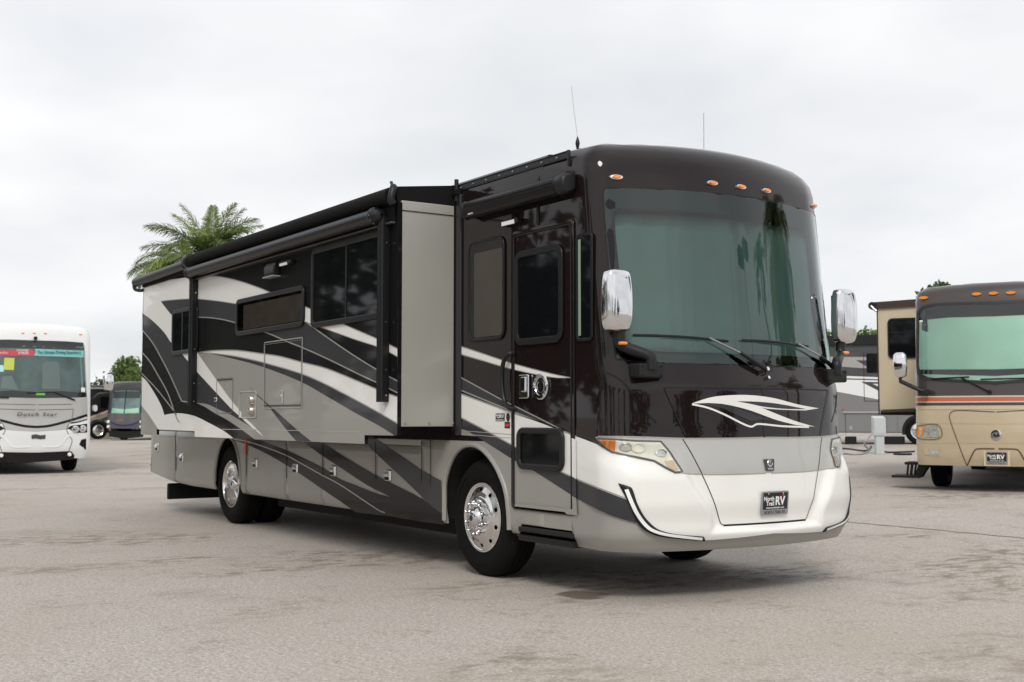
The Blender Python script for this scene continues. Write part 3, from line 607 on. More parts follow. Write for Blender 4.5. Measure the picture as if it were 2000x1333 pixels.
# hood panel gaps and access panel gaps, plus one painted reflection line
def gap_or_glint(pts, w_=.007, mat=seam, off=.0062, mirror=False, n=6): return stroke('panel_gap_or_glint', sc11(cr(phiz(pts), n)), w_, capf(off), mat, rv, toward=FRONT, mirror=mirror)
gap_or_glint([(1340, 856), (1318, 805), (1301, 766), (1298, 757.5)], mirror=True); zt = phiz([(1298, 757)])[0]
stroke('panel_gap_or_glint', [(t*1.1, zt[1]) for t in np.linspace(zt[0], -zt[0], 30)], .007, capf(.0062), seam, rv, toward=FRONT)
gap_or_glint([(1333.5, 858), (1347, 880), (1362, 908), (1371, 926)], .006, mirror=True)
gap_or_glint([(1371, 927), (1385, 958), (1398, 992), (1406, 1020), (1412, 1026)], .006, mirror=True)
zt = phiz([(1412, 1026.5)])[0]; stroke('panel_gap_or_glint', [(t*1.1, zt[1]) for t in np.linspace(zt[0], -zt[0], 24)], .014, capf(.0064), seam, rv, toward=FRONT)
gap_or_glint([(1184, 728), (1200, 735), (1222, 752), (1250, 795), (1282, 826)], .014, blackp, .003, True)  # black line painted where a highlight reflects on the hood; no joint there
# swoosh on the hood
sw = cr([(1350.5, 788.7), (1383.6, 777.7), (1415, 773), (1462, 772), (1510, 777.7), (1557, 790), (1599.5, 798)])+cr([(1573, 802), (1535, 801), (1494, 798), (1474, 791)])+cr([(1474, 791), (1510, 806), (1551, 822), (1591.6, 834)])+cr([(1557, 831), (1516, 820.5), (1462, 801), (1415, 790), (1383, 787.5)])
patch('hood_swoosh', sw, body(.003), 12, white, rv)
patch('hood_swoosh', cr([(1439, 784), (1478, 785), (1519, 789), (1573, 799)])+cr([(1573, 799.5), (1535, 799), (1494, 795), (1465, 789)]), body(.0042), 12, charc, rv)
patch('hood_swoosh', cr([(1365, 788.5), (1399, 789.5), (1431, 795), (1478, 812), (1512, 820)])+cr([(1512, 820), (1490, 820), (1466, 823)])+cr([(1466, 823), (1440, 811), (1409, 797)]), body(.0042), 12, charc, rv)
stroke('hood_swoosh', cr([(1352, 790), (1383, 797), (1415, 810), (1463, 833), (1482, 828.5), (1530, 833), (1580, 834.5)]), [4]*0 or 3.6, body(.0034), white, rv)
# emblem and number plate
def frame_at(px_, off):
    p = S.cam([px_], off)[0]; nrm = S.normal(p); u = np.cross([0, 0, 1], nrm); u /= np.linalg.norm(u); v = np.cross(nrm, u); return p, u, v, nrm
p, u, v, nrm = frame_at((1502, 908.5), .006)
T = lambda a, b, d: tuple(p+u*a+v*b+nrm*d)
em = obj('front_emblem', MB().prism([(-.056, .045), (.056, .045), (.042, -.045), (-.042, -.045)], lambda a, b: T(a, b, 0), lambda a, b: T(a, b, .01)), pmat('emblem_grey', (.07, .072, .08), .3, .5), rv, bevel=.004)
mb = MB(); mb.tube([T(.024*math.cos(t), .012+.024*math.sin(t), .012) for t in np.linspace(.6, 2*PI+.1, 24)], .0045, 6); obj('emblem_ring', mb, chrome, em, True)
text('emblem_letter', 'T', T(.003, .010, .0105), u, v, .02, chrome, em, .03, .004, .002, .3); text('emblem_name', 'TIFFIN', T(0, -.031, .0105), u, v, .06, chrome, em, .014, .01)
def plate(parent, T, u, v, s=1.):
    pl = obj('number_plate', MB().prism(rrect(-.158*s, .158*s, -.105*s, .092*s, .014), lambda a, b: T(a, b, 0), lambda a, b: T(a, b, .009)), pmat('plate_frame_grey', (.38, .39, .41), .35, .7), parent, bevel=.002)
    obj('plate_face', MB().prism(rrect(-.142*s, .142*s, -.058*s, .08*s, .006), lambda a, b: T(a, b, .009), lambda a, b: T(a, b, .0105)), printk, pl)
    text('plate_text', 'North', T(-.075*s, .032*s, .0108), u, v, .118*s, printw, pl, .036*s, .022); text('plate_text', 'Trail', T(-.062*s, -.008*s, .0108), u, v, .092*s, printw, pl, .036*s, .022)
    text('plate_text', 'RV', T(.058*s, .012*s, .0108), u, v, .112*s, printw, pl, .074*s, .03); text('plate_text', 'www.northtrailrv.com', T(0, -.043*s, .0108), u, v, .21*s, printw, pl, .016*s, .008)
    text('plate_text', 'NORTH TRAIL RV', T(0, -.082*s, .0093), u, v, .245*s, printk, pl, .026*s, .006)
    obj('plate_accent', MB().add([T(.078*s, .075*s, .0112), T(.098*s, .075*s, .0112), T(.088*s, .02*s, .0112)], [(0, 2, 1)]), red, pl, fix=False)
    for sx in (-1, 1): obj('plate_screw', MB().lathe([(0, .004), (.007, .003), (.007, 0)], (0, 0, 0), 'z', 10), chrome, pl, True).matrix_local = Matrix(((u[0], v[0], nrm_[0], T(sx*.085*s, .073*s, .0105)[0]), (u[1], v[1], nrm_[1], T(sx*.085*s, .073*s, .0105)[1]), (u[2], v[2], nrm_[2], T(sx*.085*s, .073*s, .0105)[2]), (0, 0, 0, 1)))
    return pl
p, u, v, nrm = frame_at((1512.5, 981), .006); nrm_ = nrm; plate(rv, T, u, v, .93)
# clearance lights
for px_ in ((1203, 347), (1390, 358.5), (1446, 366), (1495.5, 373.5)):
    p, u, v, nrm = frame_at(px_, .002)
    for sg in ((1, -1) if px_[0] == 1203 else (1,)):
        M_ = np.array([1, sg, 1]); mb = MB(); dn = 0. if sg > 0 else S.g((p*M_)[None])[0]-.002; T2 = lambda a, b, d: tuple((p+u*a+v*b+nrm*(d-dn))*M_)
        o = obj('marker_lamp', mb.prism([(.058*math.cos(t), .022*math.sin(t)) for t in np.linspace(0, 2*PI, 20, False)], lambda a, b: T2(a, b, -.004), lambda a, b: T2(a*.9, b*.85, .014)), chrome, rv, True)
        obj('marker_lens', MB().prism([(.040*math.cos(t), .016*math.sin(t)) for t in np.linspace(0, 2*PI, 16, False)], lambda a, b: T2(a, b, .01), lambda a, b: T2(a*.85, b*.8, .027)), amber, o, True)
# wipers
def wiper(pivot, elbow, tipa, tipb):
    q = [S.cam([pivot], .05)[0], S.cam([elbow], .05)[0], S.cam([tipa], .026)[0], S.cam([tipb], .026)[0]]
    e_ = q[1]; mid = q[0]*.55+e_*.45+S.normal(q[0])*.02
    o = obj('wiper', MB().tube([q[0], q[0]*.5+e_*.5+S.normal(q[0])*.025], [.021, .014], 8), blackpl, rv, True)
    obj('wiper_arm', MB().tube([q[0]*.52+e_*.48+S.normal(q[0])*.025, e_], .0085, 6), steel, o, True)
    px_l = [tuple(np.array(tipa)*(1-t)+np.array(tipb)*t+np.array([0, -3*math.sin(PI*t)])) for t in np.linspace(0, 1, 12)]
    P = S.cam(px_l, .024); P2 = S.cam(px_l[4:9], .045)
    obj('wiper_blade', MB().tube(P, .010, 6), blackpl, o, True); obj('blade_bracket', MB().tube([P[3]]+list(P2)+[P[9]], .009, 6), blackpl, o, True)
    p0 = q[0]; nr = S.normal(p0); obj('pivot_nut', MB().tube([p0-nr*.045, p0+nr*.02], .016, 8).tube([p0-nr*.04+np.array([0, .03, -.06]), p0+nr*.0+np.array([0, .03, -.06])], .013, 8), chrome, o, True)
wiper((1497, 722), (1385, 660), (1237, 655), (1422, 667)); wiper((1632, 722), (1560, 672), (1450, 665), (1578, 677))
obj('washer_hose', MB().tube(cr([tuple(S.cam([q_], .04)[0]) for q_ in ((1482, 712), (1494, 708), (1506, 714), (1508, 724), (1500, 728))], 5), .005, 6), blackpl, rv, True)
# mirrors
def mirror(sgn):
    cxm, cym, z0, z1 = 1.885, -1.245, 2.0, 2.462
    mb = MB(); rows = [(z0-.004, .40), (z0+.004, .72), (z0+.03, .90), (z0+.10, .99), (z0+.2, 1.02), (z0+.33, .985), (z1-.05, .90), (z1-.015, .80), (z1, .55)]
    n = 36
    for z, k in rows:
        for i in range(n):
            t = 2*PI*i/n; ct, st_ = math.cos(t), math.sin(t)
            xx = .085*(abs(ct)**.55)*np.sign(ct) if ct > 0 else .03*(abs(ct)**.4)*np.sign(ct); yy = .128*(abs(st_)**.62)*np.sign(st_)
            mb.v.append((cxm+xx*k+.012*(z-2.2), (cym+yy*k)*-sgn*-1 if sgn > 0 else -(cym+yy*k)-.025, z))
    for j in range(len(rows)-1):
        for i in range(n): mb.f.append((j*n+i, j*n+(i+1) % n, (j+1)*n+(i+1) % n, (j+1)*n+i))
    mb.f += [tuple(range(n)), tuple((len(rows)-1)*n+i for i in range(n))]
    o = obj('side_mirror', mb, chrome, rv, True, angle=60); ss = o.modifiers.new('s', 'SUBSURF'); ss.levels = 1; ss.render_levels = 2
    yc = cym*sgn if sgn < 0 else cym
    fy = (lambda y: y) if sgn > 0 else (lambda y: -y-.025)
    obj('mirror_glass', MB().box(cxm-.034, cxm-.026, *(sorted((fy(cym-.105), fy(cym+.105)))), z0+.05, z1-.06), blackpl, o, bevel=.003)
    br = S.cam([(1257, 725)], .0)[0]; bx, by, bz = br
    pts = [(cxm-.0, cym+.03, 2.03), (cxm+.0, cym+.035, 1.93), (cxm+.02, cym+.075, 1.885), (bx+.075, by-.015, 1.82), (bx+.085, by+.0, 1.77), (bx+.085, by, 1.72)]
    obj('mirror_arm', MB().tube([(a, fy(b_), c) for a, b_, c in cr(pts, 4)], .043, 12), blackpl, o, True)
    obj('mirror_bracket', MB().box(bx-.05, bx+.10, *sorted((fy(by-.115), fy(by+.115))), bz-.055, bz+.055), blackpl, o, bevel=.016)
    for dy in (-.09, .09):
        for dz in (-.035, .035): obj('bracket_bolt', MB().lathe([(0, bx+.106), (.009, bx+.105), (.01, bx+.098)], (0, fy(by+dy), bz+dz), 'x', 8), blackal, o, True)
    obj('turn_signal', MB().box(cxm+.025, cxm+.066, *sorted((fy(cym-.005), fy(cym+.06))), 1.90, 1.925), amber, o, bevel=.01)
mirror(1); mirror(-1)
# antennas
o = obj('antenna', MB().tube([(.955, -.9, 3.50), (.955, -.9, 3.60)], .012, 8).lathe([(.004, 3.585), (.014, 3.605), (.019, 3.635), (.012, 3.665), (.003, 3.69)], (.955, -.9, 0), 'z', 14), blackpl, rv, True)
obj('antenna_whip', MB().tube([(.955, -.9, 3.68), (.925, -.91, 3.9), (.9, -.92, 4.122)], .0032, 6), steel, o, True)
o = obj('antenna', MB().tube([(1.503, 0, 3.49), (1.503, 0, 3.56)], .009, 8), steel, rv, True); obj('antenna_whip', MB().tube([(1.503, 0, 3.55), (1.506, 0, 3.898)], .0032, 6), steel, o, True)
obj('air_conditioner', MB().box(-8.9, -7.9, -.72, .1, 3.5, 3.80), greypl, rv, bevel=.09); obj('roof_rail', MB().tube(cr([(-8.98, -1.12, 3.45), (-8.98, -1.12, 3.66), (-8.9, -1.12, 3.72), (-8.3, -1.12, 3.74), (-8.2, -1.12, 3.70), (-8.18, -1.12, 3.47)], 4), .014, 8), blackal, rv, True)

# --- slide-out room
so_ = obj('slide_out_room', MB().box(-7.86, -.352, SY+.03, -1.20, 1.285, 3.262), pmat('slide_end_paint', (.42, .412, .375), .42, .25, .6, var=.03, vscale=2), rv, bevel=.006)
face = [(-7.90, 1.130), (-7.178, 1.130), (-7.178, 1.205), (-5.645, 1.205), (-5.645, 1.130), (-.982, 1.130), (-.982, 1.208), (-.350, 1.208), (-.350, 3.24), (-7.90, 3.24)]
mb = MB()
v2, f2 = fill(face, .5); nv = len(v2)
mb.v = [(x, SY, z) for x, z in v2]+[(x, SY+.035, z) for x, z in v2]; mb.f = list(f2)+[tuple(nv+i for i in q[::-1]) for q in f2]
m = len(face); mb.add([(x, SY, z) for x, z in face]+[(x, SY+.035, z) for x, z in face], [(i, (i+1) % m, m+(i+1) % m, m+i) for i in range(m)])
obj('slide_wall', mb, blackp, so_)
SS = lambda poly, mat, off=.0015, nm='paint_stripe', step=60: patch(nm, poly, slidef(off), step, mat, so_, smooth=False)
U1 = cr([(281, 557), (330, 547), (399, 539), (430, 541), (466, 549), (502, 561), (527, 571), (600, 601), (669, 633), (741, 664), (776, 681)])
L1_ = cr([(776, 697), (741, 679), (695, 664), (656, 650), (627, 640), (598, 630), (540, 612), (461, 594), (418, 587), (386, 584.5), (334, 586.5), (314, 589)])
D1r = cr([(314, 589), (327, 606), (340, 622), (360, 652), (388, 693), (426, 747), (450, 780), (466, 799), (480, 817), (504, 841), (515, 853.5)])
D1l = cr([(515, 853.5), (492, 835.5), (465, 811), (450, 797), (420, 765), (385, 727), (357, 694), (336, 672), (320, 649), (298, 627), (278, 612)])
SS(U1+L1_+D1r[1:]+D1l[1:], white, .003)
U2 = [(598, 630), (640, 660), (690, 694), (741, 725.5), (776, 744.5)]; Lo2 = [(340, 621), (386, 620), (423, 622.5), (461, 631), (520, 650), (562, 668), (592, 680), (637, 700), (694, 728), (741, 750), (776, 767.5)]
SS([(314, 589)]+L1_[::-1][1:40]+[]+[p for p in cr(U2) if p[0] > 600]+cr(Lo2)[::-1]+[(327, 606)], charc, .0022)
def PS(pts, wd=2.2, off=.0045, mat=pin): stroke('pinstripe', cr(pts), wd, slidef(off), mat, so_)
PS(U2, 2.4); PS(Lo2, np.linspace(2.0, 2.6, len(cr(Lo2)))); PS([(386, 540.5), (399, 539.5), (430, 541), (466, 549), (502, 561), (527, 571), (565, 586), (600, 601), (669, 633), (741, 664), (776, 681)], 1.8)
PS([(776, 697), (741, 679), (695, 664), (656, 650), (627, 640), (598, 630), (540, 612), (461, 594), (386, 584.5), (334, 586.5), (314, 589)], 1.6)
W2t = cr([(389, 689), (405, 686.5), (430, 684.7), (465, 685), (510, 691), (547, 696.5), (590, 708), (637, 720), (694, 742.7), (741, 762.6), (776, 775.5)])
W2b = cr([(776, 827.5), (741, 807), (694, 781), (660, 763.5), (637, 751.5), (590, 731), (517.5, 709.5), (465, 697.5), (423, 691.5), (400, 689.8)])
C2b = cr([(412, 691.5), (459, 702), (517.5, 718.5), (589.5, 747), (637, 774), (694, 807), (740, 832), (769, 850)])
SS(W2t+W2b, white, .003); PS(W2t[::6], 2.2); PS(W2b[::6], 2.2)
SS(C2b+[(776, 851.5), (776, 827.5)]+W2b[1:], charc, .0026)
SS([(389, 690), (412, 691.5)]+C2b[1:]+[(769, 851), (712, 850.2), (712, 867.5), (496, 858.5)]+cr([(496.5, 858), (471, 839), (441, 819), (417, 806), (400, 795), (382, 787)])+cr([(382, 786.5), (405, 790), (429, 801), (450, 810), (492, 835.5)])[1:]+D1l[:1]+D1r[::-1][1:38], silver, .0021)
SS([(385, 727)]+cr([(385, 727), (420, 765), (450, 797), (465, 811), (492, 835.5)])[1:]+cr([(492, 835.5), (450, 810), (429, 801), (405, 790), (384, 787)]), charc, .0032)
SS(cr([(276, 735), (288, 747), (304, 772), (315, 793), (321, 811)])+cr([(321, 811), (331, 809), (347, 807.5), (366, 809.6), (385, 815), (412, 828.5), (439, 843.4), (456, 856.5)])[1:]+[(380, 853.5), (380, 842.5), (309, 839.2)]+cr([(309, 838.5), (290, 810), (276, 792)]), white, .003)
SS(cr([(276, 792), (290, 810), (309, 838)])+[(306, 839), (306, 851), (275, 849)], silver, .0027)
PA = [(278, 645), (298, 670), (315, 700), (331, 731), (355, 784), (372, 786)]
SS(cr(PA)+[(386, 786), (386, 727)]+D1l[::-1][:0]+[p for p in D1l if p[0] < 386], charc, .0020)
PS(PA[:5]); PS([(355, 784), (372, 786)]); PS([(277, 688), (293, 707), (309, 734), (328, 769), (343, 812), (350, 826)], 2.2, .0048); PS([(277, 730), (304, 758), (328, 788), (345, 811)], 2.0, .0048)
SS(cr([(483, 751), (501, 770), (528, 793.5), (582, 841.5), (608, 862.5)])+cr([(578, 861.5), (559.5, 840), (523.5, 793.5), (501, 772)]), charc, .0032)
for pts in (((434, 838.8), (560, 841), (702, 844.2)), ((702, 844.2), (707, 855), (712, 866))): stroke('trim_crease', cr(pts), 1.3, slidef(.005), silver2, so_)
for k in range(2): obj('corner_trim', MB().box(*((-.352, -.346) if k == 0 else (-7.90, -7.885)), SY-.004, SY+.03, 1.21, 3.24), blackp, so_)
obj('slide_header', MB().box(-.351, -.3445, SY+.035, -1.28, 3.17, 3.176), seam, so_)
for k in range(3): obj('rivet', MB().lathe([(0, -.342), (.01, -.343), (.012, -.35)], (0, -1.80+.24*k, 1.315), 'x', 8), silver, so_, True)
obj('slide_seal', MB().box(-.345, -.262, -1.302, -1.27, 1.21, 3.36), pmat('seal_grey', (.05, .05, .055), .3, .6), rv, bevel=.012); obj('slide_seal', MB().box(-.385, -.345, -1.315, -1.28, 1.24, 3.30), rubber, rv, bevel=.01)
# windows and hatches on the slide
def slide_window(x0, x1, z0, z1, fw, glass, bl=None, mull=None):
    wo = side_ring('slide_window', x0, x1, z0, z1, .085, fw, SY-.002, SY-.026, blackal, so_, .007)
    if bl: side_pane('window_backing', x0+.02, x1-.02, z0+.02, z1-.02, .06, SY-.0055, frit, wo); side_pane('blind', *bl, .015, SY-.0075, blind, wo)
    side_pane('pane', x0+fw-.004, x1-fw+.004, z0+fw-.004, z1-fw+.004, .045, SY-.016, glass, wo)
    if mull: obj('mullion', MB().box(mull-.014, mull+.014, SY-.022, SY-.010, z0+fw, z1-fw), blackal, wo)
    return wo
slide_window(-4.24, -2.325, 2.284, 2.70, .05, winglass, (-4.03, -2.40, 2.345, 2.62)); slide_window(-2.155, -.60, 2.245, 3.038, .055, dglass, None, -1.356); slide_window(-6.55, -5.55, 2.165, 2.75, .05, dglass, None, -6.13)
x, y, z = px1(541, 528, 1, SY-.06); o = obj('vent_hood', MB().prism([(SY, .08), (SY-.05, .075), (SY-.075, .03), (SY-.075, -.06), (SY, -.07)], lambda a, c: (-3.27, a, 2.93+c), lambda a, c: (-3.0, a, 2.93+c)), blackpl, so_, True, .012)
obj('vent_mouth', MB().box(-3.25, -3.02, SY-.078, SY-.073, 2.875, 2.895), seam, o); obj('vent_lip', MB().box(-3.28, -2.99, SY-.085, SY, 2.85, 2.86), greypl, o)
o = obj('porch_lamp', MB().box(-2.90, -2.60, SY-.06, SY, 2.945, 2.985), blackpl, so_, bevel=.012); obj('lamp_lens', MB().box(-2.87, -2.68, SY-.064, SY-.05, 2.936, 2.965), wlamp, o, bevel=.004)
def hatch(x0, x1, z0, z1, r=.02, m=pin, w_=.014): return side_ring('service_hatch', x0, x1, z0, z1, r, w_, SY-.0046, SY-.0085, m, so_, .002)
hatch(-3.40, -2.375, 1.455, 2.175, .02, pmat('hatch_edge', (.34, .33, .30), .4, .2, .3), .012); hatch(-3.375, -2.40, 1.478, 2.15, .02, pmat('hatch_edge2', (.16, .155, .14), .4, .2, .3), .006)
obj('hatch_shadow_gap', MB().box(-3.37, -2.41, SY-.0092, SY-.006, 1.486, 1.494), seam, so_)
h2 = hatch(-4.87, -4.33, 1.41, 1.82, .03, pmat('hatch_edge2', (0, 0, 0)), .008); obj('hatch_shadow_gap', MB().box(-4.83, -4.36, SY-.0092, SY-.006, 1.795, 1.803), seam, so_)
x, y, z = px1(552, 776, 1, SY); o = obj('hatch_lock', MB().box(x-.022, x+.022, SY-.016, SY-.003, z-.07, z+.07), alu, so_, bevel=.01); obj('lock_core', MB().lathe([(0, SY-.02), (.013, SY-.02), (.014, SY-.014)], (x, 0, z+.015), 'y', 12), chrome, o, True)
x, y, z = px1(423, 781, 1, SY); obj('hatch_lock', MB().box(x-.045, x+.045, SY-.018, SY-.003, z-.025, z+.025), alu, so_, bevel=.01)
o = side_ring('outlet_panel', -4.12, -3.60, 1.355, 1.655, .03, .012, SY-.0046, SY-.0125, silver2, so_, .003); side_pane('outlet_face', -4.05, -3.612, 1.367, 1.643, .02, SY-.0065, silver, o)
for k, zz in enumerate((1.555, 1.437)): obj('outlet_cover', MB().lathe([(0, SY-.055), (.035, SY-.052), (.05, SY-.03), (.053, SY-.006)], (-3.71, 0, zz), 'y', 20), pmat('outlet_bronze', (.52, .46, .40), .25, .8), o, True)
# awnings on the slide
aw = obj('patio_awning', MB().tube([(-5.62, SY-.095, 3.148), (-.62, SY-.095, 3.146)], .066, 24), blackal, rv, True)
obj('awning_rail', MB().box(-5.66, -.40, SY-.05, SY-.004, 3.06, 3.076), pmat('rail_bronze', (.12, .11, .10), .35, .5), aw, bevel=.004)
obj('awning_end', MB().lathe([(.01, -.50), (.045, -.51), (.05, -.56), (.078, -.60), (.080, -.62), (.066, -.66)], (0, SY-.095, 3.146), 'x', 28), blackpl, aw, True)
obj('awning_end', MB().lathe([(.01, -5.69), (.05, -5.68), (.075, -5.66), (.075, -5.62), (.066, -5.6)], (0, SY-.095, 3.148), 'x', 28), blackpl, aw, True)
for k in range(10): t = 2*PI*k/10; obj('end_bolt', MB().lathe([(0, -.592), (.006, -.593), (.007, -.602)], (0, SY-.095+.071*math.cos(t), 3.146+.071*math.sin(t)), 'x', 6), steel, aw, True)
for x0, x1 in ((-.60, -.505), (-5.69, -5.585)):
    pr = [(x0, SY-.003), (x0, SY-.075), (x0+.012, SY-.088), (x0+.03, SY-.08), (x0+.045, SY-.092), (x1-.04, SY-.092), (x1-.025, SY-.08), (x1-.01, SY-.086), (x1, SY-.07), (x1, SY-.003)]
    o = obj('awning_arm', MB().prism(pr, lambda a, b: (a, b, 1.50 if x0 > -2 else 1.51), lambda a, b: (a, b, 3.13)), blackal, aw, False, .003)
    for zz in (1.56, 1.66+.12, 2.2, 2.9): obj('arm_bolt', MB().lathe([(0, x1+.006), (.008, x1+.005), (.009, x1)], (0, SY-.035, zz), 'x', 8), chrome, o, True)
tp = obj('slide_topper', MB().tube([(-5.86, SY-.04, 3.318), (-.40, SY-.04, 3.305)], .074, 24), fabric, rv, True)
obj('topper_end', MB().tube(cr([(-.395, SY-.03, 3.375), (-.36, SY-.05, 3.36), (-.35, SY-.07, 3.30), (-.35, SY-.075, 3.255), (-.35, SY-.06, 3.22)], 4), .034, 12), blackpl, tp, True)
obj('topper_lever', MB().tube([(-.40, SY-.03, 3.36), (-.43, SY-.035, 3.43)], [.012, .014], 8), blackpl, tp, True)
obj('topper_end', MB().lathe([(.02, -5.90), (.085, -5.90), (.09, -5.87), (.09, -5.80), (.074, -5.79)], (0, SY-.04, 3.318), 'x', 24), blackpl, tp, True)
obj('topper_fabric', MB().add([(-5.85, SY-.03, 3.392), (-.37, SY-.03, 3.378), (-.37, -1.27, 3.45), (-5.85, -1.27, 3.45)], [(0, 1, 2, 3)]), fabric, tp)
obj('topper_side_and_shade', MB().add([(-.372, SY-.03, 3.38), (-.372, -1.28, 3.455), (-.372, -1.28, 3.24), (-.372, SY+.0, 3.235)], [(0, 1, 2, 3)]), fabric, tp)  # black sheet covering both the side bracket and the shadow beneath the topper
obj('topper_bracket', MB().tube([(-.33, -1.30, 3.30), (-.33, -1.30, 3.50)], .02, 8).box(-.36, -.28, -1.33, -1.28, 3.36, 3.40), blackpl, tp, True)
tp = obj('slide_topper', MB().tube([(-8.10, SY-.05, 3.262), (-5.92, SY-.05, 3.285)], .062, 20), blackal, rv, True)
obj('topper_end', MB().tube(cr([(-8.10, SY-.03, 3.31), (-8.15, SY-.06, 3.26), (-8.12, SY-.06, 3.17), (-8.0, SY-.02, 3.14), (-7.9, SY, 3.14)], 4), .024, 10), blackpl, tp, True)
obj('topper_fabric', MB().add([(-8.08, SY-.04, 3.325), (-5.92, SY-.04, 3.345), (-5.92, -1.27, 3.45), (-8.08, -1.27, 3.45)], [(0, 1, 2, 3)]), fabric, tp)
obj('topper_valance', MB().box(-7.86, -5.9, SY-.03, SY-.006, 3.17, 3.25), fabric, tp); obj('topper_valance', MB().box(-5.9, -.40, SY-.02, SY-.006, 3.08, 3.26), fabric, tp)

# --- wheels
def wheel(parent, x, y, side, dual=False, deep=False):        # side -1: outer face looks to -y
    s_ = side; R0 = .512; mb = MB()
    tp_ = [(.29, .0), (.30, -.006), (.335, .016), (.40, .022), (.455, .012), (.485, -.012), (.503, -.035), (.508, -.06), (.508, -.08), (.498, -.083), (.498, -.092), (.508, -.095), (.509, -.125), (.499, -.128), (.499, -.138), (.509, -.141), (.508, -.18), (.498, -.183), (.498, -.192), (.508, -.195), (.505, -.225), (.485, -.252), (.44, -.272), (.36, -.27), (.29, -.25)]
    wd = obj('wheel', MB().lathe([(r, y+s_*o) for r, o in tp_], (x, 0, .505), 'y', 72), rubber, parent, True, angle=50); wd['label'] = 'black tyre on polished aluminium wheel'
    for zc_, a0 in ((1, .5), (1, 2.2), (1, 4.4)):                                                     # raised sidewall bars
        pts = [(x+.40*math.cos(a0+t), y+s_*.024, .505+.40*math.sin(a0+t)) for t in np.linspace(0, .55, 9)]; obj('sidewall_lettering', MB().tube(pts, .006, 5), rubber, wd, True)
    if dual: obj('inner_tyre', MB().lathe([(r, y+s_*(o-.33)) for r, o in tp_], (x, 0, .505), 'y', 40), rubber, wd, True)
    if not deep:
        nseg = 160; pr = [(.2985, -.012), (.2985, .006), (.288, .010), (.278, .004), (.268, -.002)]+[(r_, -.002+(.268-r_)*.36) for r_ in np.linspace(.262, .214, 13)]+[(.205, .024), (.190, .036), (.178, .042), (.095, .044)]
        mb = MB()
        for r, o in pr:
            for k in range(nseg): a = 2*PI*(k+.5)/nseg; mb.v.append((x+r*math.cos(a), y+s_*o, .505+r*math.sin(a)))
        for i in range(len(pr)-1):
            for k in range(nseg):
                if (((k % 16)-7.5)*2*PI/nseg/.098)**2+(((pr[i][0]+pr[i+1][0])/2-.238)/.0175)**2 < 1: continue
                mb.f.append((i*nseg+k, i*nseg+(k+1) % nseg, (i+1)*nseg+(k+1) % nseg, (i+1)*nseg+k))
        obj('rim', mb, alu, wd, True, angle=60); obj('rim_well', MB().lathe([(.28, y-s_*.03), (.05, y-s_*.03)], (x, 0, .505), 'y', 32), dark, wd)
        hb = y+s_*.044
    else:
        pr = [(.2985, -.012), (.2985, .006), (.288, .010), (.280, .0), (.268, -.05), (.262, -.12), (.25, -.145), (.205, -.150), (.20, -.145), (.10, -.140)]
        obj('rim', MB().lathe([(r, y+s_*o) for r, o in pr], (x, 0, .505), 'y', 64), alu, wd, True, angle=60); hb = y-s_*.14
    ch = .045 if not deep else .11
    obj('hub_cap', MB().lathe([(.095, hb), (.092, hb+s_*ch*.6), (.082, hb+s_*ch), (.06, hb+s_*(ch+.022)), (.035, hb+s_*(ch+.028)), (0, hb+s_*(ch+.028))], (x, 0, .505), 'y', 32), chrome, wd, True)
    obj('hub_plate', MB().lathe([(0, hb+s_*(ch+.03)), (.026, hb+s_*(ch+.03)), (.027, hb+s_*(ch+.026))], (x, 0, .505), 'y', 20), printk, wd, True)
    nut = None
    for k in range(10):
        a = 2*PI*k/10+.3; cx_, cz = x+.138*math.cos(a), .505+.138*math.sin(a)
        obj('lug_nut', MB().lathe([(.021, hb), (.021, hb+s_*.008), (.0155, hb+s_*.010), (.015, hb+s_*.035), (.010, hb+s_*.052), (.003, hb+s_*.06), (0, hb+s_*.06)], (cx_, 0, cz), 'y', 10), chrome, wd, True)
    return wd
wheel(rv, 0, -1.225, -1); wheel(rv, 0, 1.2, 1); wheel(rv, -6.10, -1.225, -1, True, True); wheel(rv, -6.10, 1.225, 1, True, True)
obj('axle', MB().tube([(0, -1, .505), (0, 1, .505)], .07, 10).tube([(-6.1, -1, .505), (-6.1, 1, .505)], .11, 12), dark, rv, True)

